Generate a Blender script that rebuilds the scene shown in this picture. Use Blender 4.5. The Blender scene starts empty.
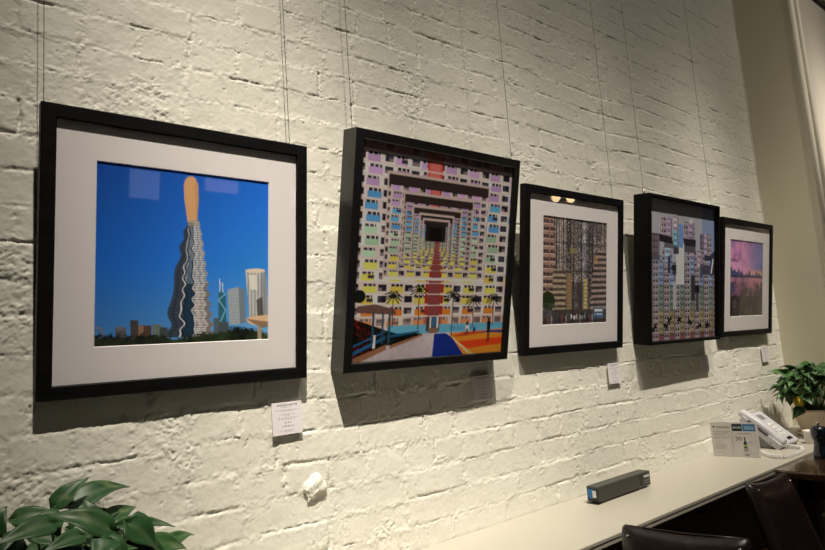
import bpy, bmesh, math, random
import numpy as np
from mathutils import Vector, Matrix

random.seed(7)
rng = np.random.default_rng(11)
SC = bpy.context.scene
COL = SC.collection
PI = math.pi

# ------------------------------------------------------------------ materials
def lin(c):
    c = np.asarray(c, float) / 255.0
    return np.where(c <= 0.04045, c / 12.92, ((c + 0.055) / 1.055) ** 2.4)

def rgb(r, g, b):
    return tuple(float(x) for x in lin((r, g, b))) + (1.0,)

def new_mat(name):
    m = bpy.data.materials.new(name)
    m.use_nodes = True
    nt = m.node_tree
    return m, nt, nt.nodes['Principled BSDF']

def mat(name, col, rough=0.5, metal=0.0, noise=None, bump=None, spec=None, coat=0.0):
    """noise=(scale, amount) varies the colour; bump=(scale, strength, distance)"""
    m, nt, p = new_mat(name)
    p.inputs['Base Color'].default_value = col
    p.inputs['Roughness'].default_value = rough
    p.inputs['Metallic'].default_value = metal
    if coat:
        p.inputs['Coat Weight'].default_value = coat
    if spec is not None:
        p.inputs['Specular IOR Level'].default_value = spec
    tc = nt.nodes.new('ShaderNodeTexCoord')
    if noise:
        n = nt.nodes.new('ShaderNodeTexNoise')
        n.inputs['Scale'].default_value = noise[0]
        n.inputs['Detail'].default_value = 6
        nt.links.new(tc.outputs['Object'], n.inputs['Vector'])
        mx = nt.nodes.new('ShaderNodeMix'); mx.data_type = 'RGBA'
        a = noise[1]
        mx.inputs[6].default_value = tuple(c * (1 - a) for c in col[:3]) + (1,)
        mx.inputs[7].default_value = tuple(min(1, c * (1 + a)) for c in col[:3]) + (1,)
        nt.links.new(n.outputs['Fac'], mx.inputs[0])
        nt.links.new(mx.outputs[2], p.inputs['Base Color'])
    if bump:
        n = nt.nodes.new('ShaderNodeTexNoise')
        n.inputs['Scale'].default_value = bump[0]
        n.inputs['Detail'].default_value = 8
        nt.links.new(tc.outputs['Object'], n.inputs['Vector'])
        b = nt.nodes.new('ShaderNodeBump')
        b.inputs['Strength'].default_value = bump[1]
        b.inputs['Distance'].default_value = bump[2]
        nt.links.new(n.outputs['Fac'], b.inputs['Height'])
        nt.links.new(b.outputs['Normal'], p.inputs['Normal'])
    return m

def wood_mat(name, dark, light, rough, scale=(2, 30, 30), coat=0.0, spec=.5):
    m, nt, p = new_mat(name)
    tc = nt.nodes.new('ShaderNodeTexCoord')
    mp = nt.nodes.new('ShaderNodeMapping')
    mp.inputs['Scale'].default_value = scale
    n = nt.nodes.new('ShaderNodeTexNoise'); n.inputs['Scale'].default_value = 3; n.inputs['Detail'].default_value = 8
    cr = nt.nodes.new('ShaderNodeValToRGB')
    cr.color_ramp.elements[0].color = dark; cr.color_ramp.elements[0].position = .3
    cr.color_ramp.elements[1].color = light; cr.color_ramp.elements[1].position = .75
    nt.links.new(tc.outputs['Object'], mp.inputs['Vector'])
    nt.links.new(mp.outputs['Vector'], n.inputs['Vector'])
    nt.links.new(n.outputs['Fac'], cr.inputs['Fac'])
    nt.links.new(cr.outputs['Color'], p.inputs['Base Color'])
    b = nt.nodes.new('ShaderNodeBump'); b.inputs['Strength'].default_value = .25; b.inputs['Distance'].default_value = .001
    nt.links.new(n.outputs['Fac'], b.inputs['Height'])
    nt.links.new(b.outputs['Normal'], p.inputs['Normal'])
    p.inputs['Roughness'].default_value = rough
    p.inputs['Coat Weight'].default_value = coat
    p.inputs['Specular IOR Level'].default_value = spec
    return m

def attr_mat(name, rough, gain=1.0, attr='art', spec=0.3):
    m, nt, p = new_mat(name)
    a = nt.nodes.new('ShaderNodeAttribute'); a.attribute_name = attr
    nt.links.new(a.outputs['Color'], p.inputs['Base Color'])
    p.inputs['Roughness'].default_value = rough
    p.inputs['Specular IOR Level'].default_value = spec
    return m

def glass_mat(name, ior=1.5, tint=(1, 1, 1, 1)):
    m = bpy.data.materials.new(name); m.use_nodes = True
    nt = m.node_tree
    nt.nodes.remove(nt.nodes['Principled BSDF'])
    out = nt.nodes['Material Output']
    fr = nt.nodes.new('ShaderNodeFresnel'); fr.inputs['IOR'].default_value = ior
    tr = nt.nodes.new('ShaderNodeBsdfTransparent'); tr.inputs['Color'].default_value = tint
    gl = nt.nodes.new('ShaderNodeBsdfGlossy'); gl.inputs['Roughness'].default_value = .02
    mx = nt.nodes.new('ShaderNodeMixShader')
    ge = nt.nodes.new('ShaderNodeNewGeometry')          # reflect once, on the outer face of the pane
    inv = nt.nodes.new('ShaderNodeMath'); inv.operation = 'SUBTRACT'; inv.inputs[0].default_value = 1
    mul = nt.nodes.new('ShaderNodeMath'); mul.operation = 'MULTIPLY'
    nt.links.new(ge.outputs['Backfacing'], inv.inputs[1])
    nt.links.new(fr.outputs[0], mul.inputs[0]); nt.links.new(inv.outputs[0], mul.inputs[1])
    nt.links.new(mul.outputs[0], mx.inputs[0])
    nt.links.new(tr.outputs[0], mx.inputs[1])
    nt.links.new(gl.outputs[0], mx.inputs[2])
    nt.links.new(mx.outputs[0], out.inputs['Surface'])
    return m

def emit_mat(name, col, strength):
    m = bpy.data.materials.new(name); m.use_nodes = True
    nt = m.node_tree
    nt.nodes.remove(nt.nodes['Principled BSDF'])
    e = nt.nodes.new('ShaderNodeEmission')
    e.inputs['Color'].default_value = col; e.inputs['Strength'].default_value = strength
    nt.links.new(e.outputs[0], nt.nodes['Material Output'].inputs['Surface'])
    return m

M = {}
M['brick_paint'] = mat('painted_brick', (.785, .77, .69, 1), .55, noise=(5, .03), bump=(150, .22, .002))
M['niche_paint'] = mat('niche_paint', (.74, .69, .54, 1), .6, noise=(3, .04), bump=(60, .08, .001))
M['pier_paint'] = mat('pier_paint', (.78, .72, .62, 1), .6, noise=(3, .04), bump=(60, .08, .001))
M['trim_paint'] = mat('trim_paint', (.80, .75, .64, 1), .5)
M['cornice_paint'] = mat('cornice_paint', (.30, .26, .20, 1), .5)
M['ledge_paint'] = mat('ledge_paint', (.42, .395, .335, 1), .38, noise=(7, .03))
M['frame_black'] = wood_mat('black_stained_wood', (.004, .004, .0045, 1), (.009, .009, .010, 1), .5, (3, 40, 40), spec=.1)
M['box_black'] = mat('black_lacquer', (.010, .010, .010, 1), .25, noise=(30, .3), spec=.5)
M['box_matt'] = mat('black_matt_lacquer', (.004, .004, .004, 1), .5, noise=(30, .3), spec=.12)
M['mat_board'] = mat('mat_board', (.92, .875, .89, 1), .85, noise=(60, .01), bump=(500, .05, .0005))
M['bevel_core'] = mat('mat_core', (.85, .84, .82, 1), .8)
M['print'] = attr_mat('photo_paper', .45)
M['print_flush'] = attr_mat('satin_photo_paper', .4)
M['glass'] = glass_mat('picture_glass', 1.55)
M['backing'] = mat('backing_board', (.10, .08, .06, 1), .8)
M['wire'] = mat('steel_wire', (.30, .28, .25, 1), .45, .6)
M['hook'] = mat('steel_hook', (.2, .19, .17, 1), .35, .9)
M['card'] = attr_mat('caption_card', .7)
M['foam'] = mat('foam_board', (.75, .72, .66, 1), .8)
M['floor'] = wood_mat('floor_wood', (.03, .018, .01, 1), (.07, .04, .022, 1), .4, (1, 12, 1))
M['ceiling'] = mat('ceiling_paint', (.30, .27, .22, 1), .8)
M['dark_wall'] = mat('dark_wall', (.07, .06, .05, 1), .7)
M['panel'] = wood_mat('panel_wood', (.07, .05, .024, 1), (.17, .12, .06, 1), .5, (20, 20, 1.5))
M['table_wood'] = wood_mat('table_wood', (.018, .010, .005, 1), (.06, .03, .013, 1), .16, (2, 22, 22), coat=.3)
M['chair_wood'] = wood_mat('chair_wood', (.010, .006, .004, 1), (.025, .014, .008, 1), .35, (25, 25, 2))
M['leather'] = mat('brown_leather', (.011, .0055, .005, 1), .33, noise=(14, .35), bump=(38, .4, .004), coat=.0)
M['phone'] = mat('phone_plastic', (.50, .495, .53, 1), .38)
M['phone_dark'] = mat('phone_dark', (.03, .03, .035, 1), .3)
M['phone_grey'] = mat('phone_grey', (.20, .20, .21, 1), .4)
M['white_plastic'] = mat('white_plastic', (.78, .76, .74, 1), .4)
M['black_plastic'] = mat('black_plastic', (.012, .012, .013, 1), .4)
M['box_grey'] = mat('dark_grey_metal', (.050, .048, .042, 1), .45, .2, noise=(20, .1))
M['blue'] = mat('blue_sticker', (.02, .16, .42, 1), .5)
M['white_print'] = mat('white_print', (.75, .75, .73, 1), .6)
M['pot'] = mat('beige_pot', (.72, .60, .46, 1), .45, noise=(12, .05))
M['pot_dark'] = mat('brown_pot', (.12, .07, .05, 1), .5)
M['soil'] = mat('soil', (.03, .02, .013, 1), .95, bump=(80, .8, .01))
M['stem'] = mat('stem_green', (.12, .22, .05, 1), .5)
M['mill'] = mat('navy_lacquer', (.006, .009, .016, 1), .22, coat=.4)
M['steel'] = mat('steel', (.5, .5, .5, 1), .25, 1.0)
M['cup'] = mat('white_ceramic', (.78, .75, .72, 1), .3)
M['black_metal'] = mat('black_metal', (.02, .02, .02, 1), .4, .6)
M['lamp_on'] = emit_mat('lamp_glow', (1, .72, .38, 1), 16)
M['pane_cool'] = emit_mat('window_glow', (.62, .68, 1, 1), 1.7)
M['pane_warm'] = emit_mat('window_glow_warm', (.95, .62, .62, 1), 1.8)
M['pane_white'] = emit_mat('sign_glow', (.8, .85, 1, 1), 2.0)

def leaf_mat():
    m, nt, p = new_mat('pothos_leaf')
    a = nt.nodes.new('ShaderNodeAttribute'); a.attribute_name = 'leaf'
    nt.links.new(a.outputs['Color'], p.inputs['Base Color'])
    p.inputs['Roughness'].default_value = .42
    p.inputs['Specular IOR Level'].default_value = .35
    p.inputs['Subsurface Weight'].default_value = .0
    return m
M['leaf'] = leaf_mat()

# ------------------------------------------------------------------ mesh helpers
class MB:
    def __init__(s): s.v = []; s.f = []
    def add(s, vs, fs):
        o = len(s.v); s.v += [tuple(v) for v in vs]; s.f += [tuple(i + o for i in f) for f in fs]
    def box(s, a, b):
        (x0, y0, z0), (x1, y1, z1) = a, b
        s.add([(x0,y0,z0),(x1,y0,z0),(x1,y1,z0),(x0,y1,z0),(x0,y0,z1),(x1,y0,z1),(x1,y1,z1),(x0,y1,z1)],
              [(0,3,2,1),(4,5,6,7),(0,1,5,4),(1,2,6,5),(2,3,7,6),(3,0,4,7)])
    def hexa(s, bottom, top):
        s.add(list(bottom) + list(top), [(0,3,2,1),(4,5,6,7),(0,1,5,4),(1,2,6,5),(2,3,7,6),(3,0,4,7)])
    def tube(s, pts, r, n=8, cap=True):
        pts = [Vector(p) for p in pts]; rings = []
        rr = r if isinstance(r, (list, tuple)) else [r] * len(pts)
        up = Vector((0, 0, 1))
        for i, p in enumerate(pts):
            d = (pts[min(i+1, len(pts)-1)] - pts[max(i-1, 0)]).normalized()
            a = d.cross(up)
            if a.length < 1e-3: a = d.cross(Vector((1, 0, 0)))
            a.normalize(); b = d.cross(a)
            rings.append([p + (a*math.cos(2*PI*k/n) + b*math.sin(2*PI*k/n)) * rr[i] for k in range(n)])
        vs = [q for R in rings for q in R]
        fs = [(i*n+k, i*n+(k+1) % n, (i+1)*n+(k+1) % n, (i+1)*n+k) for i in range(len(pts)-1) for k in range(n)]
        if cap: fs += [tuple(reversed(range(n))), tuple(range((len(pts)-1)*n, len(pts)*n))]
        s.add(vs, fs)
    def lathe(s, prof, n=32, c=(0, 0, 0), sx=1, sy=1):
        vs = [(c[0]+r*math.cos(2*PI*k/n)*sx, c[1]+r*math.sin(2*PI*k/n)*sy, c[2]+z) for r, z in prof for k in range(n)]
        fs = [(i*n+k, i*n+(k+1) % n, (i+1)*n+(k+1) % n, (i+1)*n+k) for i in range(len(prof)-1) for k in range(n)]
        fs += [tuple(reversed(range(n))), tuple(range((len(prof)-1)*n, len(prof)*n))]
        s.add(vs, fs)
    def extrude(s, prof, y0, y1):
        """prof: (x, z) outline, extruded along y"""
        n = len(prof)
        s.add([(x, y0, z) for x, z in prof] + [(x, y1, z) for x, z in prof],
              [(i, (i+1) % n, n+(i+1) % n, n+i) for i in range(n)] + [tuple(reversed(range(n))), tuple(range(n, 2*n))])
    def build(s, name, material, parent=None, smooth=False, bevel=0, seg=2, subsurf=0, fix=True):
        me = bpy.data.meshes.new(name)
        me.from_pydata(s.v, [], s.f)
        if fix:
            bm = bmesh.new(); bm.from_mesh(me)
            bmesh.ops.recalc_face_normals(bm, faces=bm.faces)
            bm.to_mesh(me); bm.free()
        me.materials.append(material)
        if smooth:
            me.polygons.foreach_set('use_smooth', [True] * len(me.polygons))
        o = bpy.data.objects.new(name, me); COL.objects.link(o)
        if parent: o.parent = parent
        if bevel:
            b = o.modifiers.new('bevel', 'BEVEL'); b.width = bevel; b.segments = seg; b.limit_method = 'ANGLE'
            b.angle_limit = math.radians(40)
        if subsurf:
            d = o.modifiers.new('subdivide', 'SUBSURF'); d.levels = subsurf; d.render_levels = subsurf
        return o

def empty(name, loc, rot=(0, 0, 0)):
    o = bpy.data.objects.new(name, None); COL.objects.link(o)
    o.location = loc; o.rotation_euler = rot; o.empty_display_size = .05
    return o

def tag(o, label=None, cat=None, group=None, kind=None):
    if label: o['label'] = label
    if cat: o['category'] = cat
    if group: o['group'] = group
    if kind: o['kind'] = kind
    return o

def struct(o): o['kind'] = 'structure'; return o

# ------------------------------------------------------------------ painting of the prints (colours per mesh point)
def homography(q):
    """maps a measured quadrilateral (tl, tr, br, bl) to the unit square"""
    A = []; b = []
    for (x, y), (u, v) in zip(q, [(0, 0), (1, 0), (1, 1), (0, 1)]):
        A.append([x, y, 1, 0, 0, 0, -u*x, -u*y]); b.append(u)
        A.append([0, 0, 0, x, y, 1, -v*x, -v*y]); b.append(v)
    return np.append(np.linalg.solve(np.array(A, float), np.array(b, float)), 1).reshape(3, 3)

def fractal(shape, beta, seed, lo=0.0):
    r = np.random.default_rng(seed)
    f = np.fft.rfft2(r.standard_normal(shape))
    ky = np.fft.fftfreq(shape[0])[:, None]; kx = np.fft.rfftfreq(shape[1])[None, :]
    k = np.sqrt(kx*kx + ky*ky); k[0, 0] = 1
    f *= k ** (-beta)
    if lo: f *= (k > lo)
    f[0, 0] = 0
    a = np.fft.irfft2(f, s=shape)
    return a / a.std()

class Art:
    """a picture painted in its own coordinates: u right, v down, both 0..1"""
    def __init__(s, w, h, ss=2, quad=None):
        s.w, s.h, s.ss = w, h, ss
        W, H = w*ss, h*ss
        u = (np.arange(W) + .5) / W; v = (np.arange(H) + .5) / H
        s.U, s.V = np.meshgrid(u, v)
        s.X, s.Y = s.U, s.V
        if quad:                                    # measured coordinates of the artwork's features
            hi = np.linalg.inv(homography(quad))
            d = hi[2, 0]*s.U + hi[2, 1]*s.V + hi[2, 2]
            s.X = (hi[0, 0]*s.U + hi[0, 1]*s.V + hi[0, 2]) / d
            s.Y = (hi[1, 0]*s.U + hi[1, 1]*s.V + hi[1, 2]) / d
        s.a = np.zeros((H, W, 3))
    def put(s, mask, c, alpha=1.0):
        if np.isscalar(alpha) and mask.dtype == bool:
            c = np.asarray(c, float)
            s.a[mask] = s.a[mask]*(1-alpha) + (c if c.ndim == 1 else c[mask])*alpha
        else:
            m = (mask*alpha)[..., None]
            s.a = s.a*(1-m) + np.asarray(c, float)*m
    def poly(s, pts):
        m = np.zeros(s.X.shape, bool)
        n = len(pts)
        for i in range(n):
            (x0, y0), (x1, y1) = pts[i], pts[(i+1) % n]
            if y0 == y1: continue
            c = ((s.Y >= min(y0, y1)) & (s.Y < max(y0, y1)))
            m ^= c & (s.X < x0 + (s.Y-y0)*(x1-x0)/(y1-y0))
        return m
    def rect(s, x0, y0, x1, y1): return (s.X >= x0) & (s.X < x1) & (s.Y >= y0) & (s.Y < y1)
    def ell(s, cx, cy, rx, ry): return ((s.X-cx)/rx)**2 + ((s.Y-cy)/ry)**2 < 1
    def line(s, pts, w):
        m = np.zeros(s.X.shape, bool)
        for (x0, y0), (x1, y1) in zip(pts[:-1], pts[1:]):
            dx, dy = x1-x0, y1-y0; L = dx*dx + dy*dy + 1e-12
            t = np.clip(((s.X-x0)*dx + (s.Y-y0)*dy)/L, 0, 1)
            m |= (s.X-x0-t*dx)**2 + (s.Y-y0-t*dy)**2 < (w/2)**2
        return m
    def colours(s):
        a = s.a.reshape(s.h, s.ss, s.w, s.ss, 3)
        a = np.clip(a, 0, 255)
        return lin(a).mean(axis=(1, 3))             # linear, (h, w, 3)

def art_sheet(name, art, w, h, material, parent, loc=(0, 0, 0), gain=1.0, thick=.0006):
    """a thin sheet whose front (local -y) carries the painted colours"""
    nx, nz = art.w, art.h
    c = np.clip(art.colours() * gain, 0, .9)
    xs = np.linspace(0, w, nx); zs = np.linspace(h, 0, nz)
    X, Z = np.meshgrid(xs, zs)
    v = np.stack([X, np.zeros_like(X), Z], -1).reshape(-1, 3)
    i = np.arange(nx*nz).reshape(nz, nx)
    f = np.stack([i[:-1, :-1], i[1:, :-1], i[1:, 1:], i[:-1, 1:]], -1).reshape(-1, 4)
    # back face
    vb = np.array([[0, thick, 0], [w, thick, 0], [w, thick, h], [0, thick, h]])
    nb = len(v)
    tl, tr, bl, br = i[0, 0], i[0, -1], i[-1, 0], i[-1, -1]
    extra = [(nb, nb+3, nb+2, nb+1), (bl, br, nb+1, nb), (tr, tl, nb+3, nb+2), (tl, bl, nb, nb+3), (br, tr, nb+2, nb+1)]
    allv = np.concatenate([v, vb]); me = bpy.data.meshes.new(name)
    nf = len(f)
    loops = np.concatenate([f.ravel(), np.array(extra).ravel()])
    me.vertices.add(len(allv)); me.vertices.foreach_set('co', allv.astype(np.float32).ravel())
    me.loops.add(len(loops)); me.loops.foreach_set('vertex_index', loops.astype(np.int32))
    np_ = nf + len(extra)
    me.polygons.add(np_)
    me.polygons.foreach_set('loop_start', np.arange(np_, dtype=np.int32)*4)
    me.polygons.foreach_set('loop_total', np.full(np_, 4, np.int32))
    me.update(calc_edges=True); me.validate()
    at = me.color_attributes.new('art', 'FLOAT_COLOR', 'POINT')
    cc = np.ones((len(allv), 4), np.float32); cc[:nb, :3] = c.reshape(-1, 3)
    at.data.foreach_set('color', cc.ravel())
    me.materials.append(material)
    o = bpy.data.objects.new(name, me); COL.objects.link(o)
    o.location = loc
    if parent: o.parent = parent
    return o

def wob(t, f, a, ph=0): return a*np.sin(t*f + ph)

def art_tower():
    A = Art(250, 250, 2, [(97, 160), (270, 182), (269, 340), (94, 347)])
    X, Y, U, V = A.X, A.Y, A.U, A.V
    t = np.clip(V, 0, 1)[..., None]; s = U[..., None]
    top = np.array([12, 66, 150])*(1-s) + np.array([26, 96, 196])*s
    mid = np.array([24, 92, 186])*(1-s) + np.array([44, 122, 216])*s
    bot = np.array([62, 116, 176])*(1-s) + np.array([104, 160, 210])*s
    A.a = np.where(t < .55, top + (mid-top)*(t/.55), mid + (bot-mid)*((t-.55)/.45))
    # waving tower: centre line and half widths grow towards the ground
    def tower(y): return np.clip((y-222)/113., 0, 1)
    T = tower(Y)
    wv = np.sin((Y-222)*.55 - .004*(Y-222)**2)
    L = 188.5 - 21*T**.72 + wv*(1.0 + 2.2*T)
    R = 199.5 + 13.5*T**.75 + np.sin((Y-222)*.62 + 1)*(.6 + 1.2*T)
    body = (Y > 221) & (Y < 337) & (X > L) & (X < R)
    fx = (X-L)/np.maximum(R-L, 1)
    base = np.where((fx < .30)[..., None], np.array([52, 62, 78]), np.array([118, 130, 150]))
    base = np.where((fx > .62)[..., None], np.array([160, 162, 172]), base)
    fl = (np.sin(Y*2*PI/2.3) > .1)[..., None]
    base = base * np.where(fl, .72, 1.05)
    base = base * (1 + .12*np.sin(fx*38))[..., None]
    A.put(body, base)
    lower = body & (Y > 284)
    A.put(lower & (fx > .34) & (fx < .58), [22, 44, 62])
    A.put(lower & (fx > .62) & (np.sin(Y*2*PI/3.1) > .2), [206, 186, 160], .55)
    A.put(lower & (fx > .88), [86, 82, 82], .6)
    for k, c, w in ((.30, [206, 208, 212], 1.0), (.34, [22, 30, 42], 1.2), (.56, [28, 36, 48], 1.2), (.60, [196, 200, 206], .8)):
        cx = L + (R-L)*(k + .03*np.sin((Y-222)*.5 + 6*k))
        A.put(body & (np.abs(X-cx) < w*.75), c, .85)
    A.put(body & (np.abs(Y-300) < 40) & (fx > .40) & (fx < .56), [40, 66, 84], .35)
    # wooden stick
    stick = ((np.abs(X-(191.5 + (Y-178)*.035)) < np.interp(Y, [176, 179, 184, 200, 214, 222], [2, 5, 7.2, 7.0, 5.6, 4.8])) & (Y > 176.5) & (Y < 222.5))
    A.put(stick, [194, 150, 106])
    A.put(stick & (np.sin(X*2.1 + Y*.05) > .55), [184, 138, 94], .6)
    A.put(stick & (X > 195.5 + (Y-178)*.02), [168, 122, 84], .5)
    A.put(A.poly([(189.5, 220), (198, 220), (200, 226), (188, 226)]), [150, 140, 130], .7)
    # right-hand towers
    A.put(A.poly([(219, 292), (221.5, 290), (226, 296), (227, 326), (219, 328)]), [38, 92, 116])
    A.put(A.line([(219, 326), (226, 310), (219, 300), (226, 294)], .9), [120, 178, 190])
    A.put(A.line([(220.5, 292), (220.2, 279)], .7) | A.line([(223.5, 292), (223, 283)], .7), [210, 218, 226])
    A.put(A.poly([(228, 290), (239, 287), (245, 290), (246.5, 323), (230, 325)]), [104, 116, 128])
    m = A.poly([(228, 290), (239, 287), (240.5, 324), (230, 325)])
    A.put(m, [150, 158, 166]); A.put(m & (np.sin(Y*2.6) > .2), [118, 128, 140], .6)
    m = A.poly([(246, 271), (252, 269), (262, 269.5), (266.5, 273), (269, 316), (250, 320)])
    A.put(m, [176, 176, 176]); A.put(m & (np.sin(X*1.9) > .3), [104, 110, 120], .7)
    A.put(m & (X > 261), [118, 122, 130], .7)
    A.put(A.ell(256, 271, 10, 2.2), [206, 186, 166]); A.put(A.poly([(249, 275), (257, 275), (258, 290), (251, 290)]), [226, 216, 204], .7)
    A.put(A.poly([(257, 300), (263, 297), (264, 318), (258, 318)]), [50, 44, 44], .7)
    # skyline at the left and trees
    for x0, x1, y0, c in ((116, 127, 327, [70, 72, 80]), (131, 139, 320, [54, 50, 52]), (139, 151, 325, [126, 96, 76]), (144, 152, 325, [70, 50, 40]),
                          (153, 162, 324, [92, 104, 100]), (160, 168, 327, [50, 58, 62]), (214, 219, 318, [70, 84, 96]), (219, 229, 322, [58, 70, 80])):
        m = A.rect(x0, y0, x1, 346); A.put(m, c); A.put(m & (np.sin(X*3.2) > .2) & (np.sin(Y*3.4) > .2), [160, 150, 130], .35)
    A.put(A.poly([(116, 330), (119, 326), (123, 326), (126, 330)]), [96, 98, 104])
    r = np.hypot(X-98.5, Y-333)
    A.put((np.abs(r-6) < .7) | ((r < 6) & (np.sin(np.arctan2(Y-333, X-98.5)*6) > .93)), [124, 110, 104])
    n = fractal(X.shape, 1.0, 3)
    trees = Y > 336 + 1.7*n - np.clip((X-165)*.10, 0, 7)
    A.put(trees, np.array([26, 36, 22]) + n[..., None]*np.array([9, 11, 6]))
    A.put((Y > 339) & (X < 170), [40, 40, 36], .4)
    A.put(A.poly([(246, 319), (252, 316.5), (269.5, 315), (269.5, 326), (262, 327), (250, 324)]), [196, 166, 134])
    A.put(A.poly([(246, 319), (269.5, 322), (269.5, 327), (262, 328)]), [112, 88, 70], .8)
    A.put(A.rect(258, 327, 262, 342), [150, 130, 110])
    return A

def facade(A, mask, x, y, fh, cw, colf, seed, slab=(196, 180, 178), dark=(30, 28, 38), vary=True, balc=False):
    """rows of flats: coloured spandrels, small dark windows, pale slabs"""
    r = np.random.default_rng(seed)
    fl = np.floor(y/fh).astype(int); cl = np.floor(x/cw).astype(int)
    fy = y/fh - fl; fx = x/cw - cl
    tab = r.random((64, 64)); tb2 = r.random((64, 64))
    rv = tab[fl % 64, cl % 64]; r2 = tb2[fl % 64, cl % 64]
    wall = np.array(slab, float)*np.ones(x.shape + (1,))
    wall = wall*(.9 + .2*r2)[..., None]
    c = colf(fl, cl)
    flip = (fl % 2 == 0)
    p0 = np.where(flip, .30, .24); p1 = np.where(flip, .80, .70)
    out = wall
    panel = (fx > p0) & (fx < p1) & (fy > .38) & (fy < .93)
    out = np.where(panel[..., None], c*(.9 + .2*rv)[..., None], out)
    wtop = (fx > p0+.03) & (fx < p1-.03) & (fy > .14) & (fy < .38) & ((fx-p0) % .17 > .04)
    out = np.where(wtop[..., None], np.array(dark)*(1 + .9*rv[..., None]), out)
    side = ((fx < .17) | (fx > .86)) & (fy > .2) & (fy < .78)
    out = np.where(side[..., None], np.array(dark)*(.8 + 1.3*r2[..., None]), out)
    jnk = side & (fy > .5) & (rv > .5)
    out = np.where(jnk[..., None], np.array([120, 104, 108]), out)
    bal = panel & (r2 > .80) & (fx > (p0+p1)/2) & (fy < .72) & (fy > .42)
    out = np.where(bal[..., None], np.array([48, 46, 54]), out)
    sl = (fy < .06) | (fy > .96)
    out = np.where(sl[..., None], np.array(slab)*.93, out)
    A.put(mask, out)

def art_court():
    A = Art(320, 320, 2)
    U, V = A.U, A.V
    A.a[:] = (40, 30, 28)
    lav, blu, grn, yel, org = [np.array(c, float) for c in ((172, 140, 186), (84, 148, 204), (152, 180, 158), (212, 190, 88), (214, 112, 44))]
    rects = [(-.005, -.015, 1.005, .86)]
    rects += [(.157, .133, .827, .617), (.257, .215, .718, .555), (.317, .273, .635, .530), (.361, .307, .582, .505), (.385, .33, .553, .48)]
    vc = .42
    for k, (a, b, c, d) in enumerate(rects):
        sc = (c-a)
        fh = .0545*(sc if k == 0 else sc*1.0)*(.98 if k == 0 else 1.0)
        cw = sc*.158
        m = (U >= a) & (U < c) & (V >= b) & (V < d)
        th = [(.185, .36, .55, .765), (.262, .385, .505, .9), (.30, .395, .49, .9), (.33, .40, .485, .9), (.35, .405, .47, .9), (.36, .41, .46, .9)][k]
        def colf(fl, cl, b=b, fh=fh, th=th):
            v = b + (fl+.5)*fh
            o = np.where((v < th[0])[..., None], lav, blu)
            o = np.where((v > th[1])[..., None], grn, o)
            o = np.where((v > th[2])[..., None], yel, o)
            return np.where((v > th[3])[..., None], org, o)
        sl = np.array([206, 190, 190])*(1-.10*k) if k < 3 else np.array([150, 138, 138])
        facade(A, m, U-a, V-b, fh, cw, colf, 5+k, slab=tuple(sl))
        if k:   # dark soffit of the next storey in, and its edge beams
            A.put(m & (V < b + .055*sc + .012), [44, 34, 34])
            A.put((U >= a-.006) & (U < c+.006) & (V >= b-.012) & (V < b), [176, 160, 156])
            A.put((np.abs(U-a) < .004) & (V > b) & (V < d), [178, 162, 160]); A.put((np.abs(U-c) < .004) & (V > b) & (V < d), [178, 162, 160])
        # red stack on the axis
        ax = .452 + .012*(k > 0)
        w = .042*sc + .006
        fy = ((V-b)/fh) % 1
        A.put(m & (np.abs(U-ax+.01) < w) & (V < .27) & (V > b + (.055*sc + .012 if k else .02)) & (fy > .1), [186, 66, 62])
        A.put(m & (np.abs(U-ax+.01) < w*.7) & (V < .27) & (V > b + (.055*sc + .012 if k else .02)) & (fy > .12), [188, 100, 96])
        A.put(m & (np.abs(U-.483) < w*1.25) & (V > .42) & (fy > .1) & (fy < .9), [150, 44, 36])
        A.put(m & (np.abs(U-.483) < w*.85) & (V > .42) & (fy > .08), [122, 60, 62])
    A.put(A.rect(.40, .345, .535, .43), [34, 28, 28]); A.put(A.rect(.425, .362, .51, .43), [14, 11, 12])
    A.put((np.abs(V-.614) < .006) & (U > .157) & (U < .827), [214, 198, 192])
    A.put(A.rect(0, 0, 1, .035), [112, 88, 84], .75)  # shade under the frame's top rail, painted into the print
    # ground floor and court
    A.put(A.rect(-1, .795, 2, .85), [176, 150, 140], .45)
    A.put(A.rect(.20, .838, 1, .885), [92, 158, 190]); A.put(A.rect(.60, .85, .80, .872) & (np.sin(U*260) > 0), [54, 120, 168], .6)
    A.put(A.rect(.44, .80, .53, .872), [60, 56, 60]); A.put(A.rect(.462, .80, .474, .86), [210, 196, 190]); A.put(A.rect(.51, .80, .522, .86), [210, 196, 190])
    A.put(A.rect(.48, .80, .505, .85), [50, 90, 130]); A.put(A.rect(.458, .855, .52, .885), [120, 92, 76])
    A.put(A.rect(0, .882, 1, 1.01), [188, 176, 184])
    A.put(A.poly([(.385, .882), (.49, .882), (.49, 1.0), (.12, 1.01), (.05, 1.0)]), [176, 164, 172])
    n = fractal(U.shape, 1.1, 8)
    A.put(A.rect(0, .882, .49, 1) , np.array([176, 164, 172]) + 7*n[..., None], .8)
    A.put(A.poly([(.598, .885), (1, .872), (1, 1.01), (.72, 1.01)]), [214, 124, 40])
    A.put(A.poly([(.66, .93), (1, .918), (1, .955), (.70, .972)]), [196, 60, 26])
    A.put(A.poly([(.60, .905), (.70, .885), (.86, .882), (.86, .892), (.68, .905)]), [176, 66, 34])
    A.put(A.poly([(.80, .885), (.90, .88), (1, .88), (1, .895)]), [30, 52, 124])
    A.put(A.line([(.617, .902), (.755, 1.0)], .006) | A.line([(.65, .925), (.78, 1.0)], .004), [236, 200, 150])
    A.put(A.poly([(.498, .885), (.58, .885), (.625, .91), (.72, 1.01), (.492, 1.01)]), [20, 42, 124])
    # planters, hedge and blue railing at the left
    m = V > np.interp(U, [0, .2, .26, .43], [.80, .86, .875, .88])
    hedge = m & (V < np.interp(U, [0, .19, .24, .42, .43], [.985, .93, .93, .885, .88])) & (U < .42)
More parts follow.
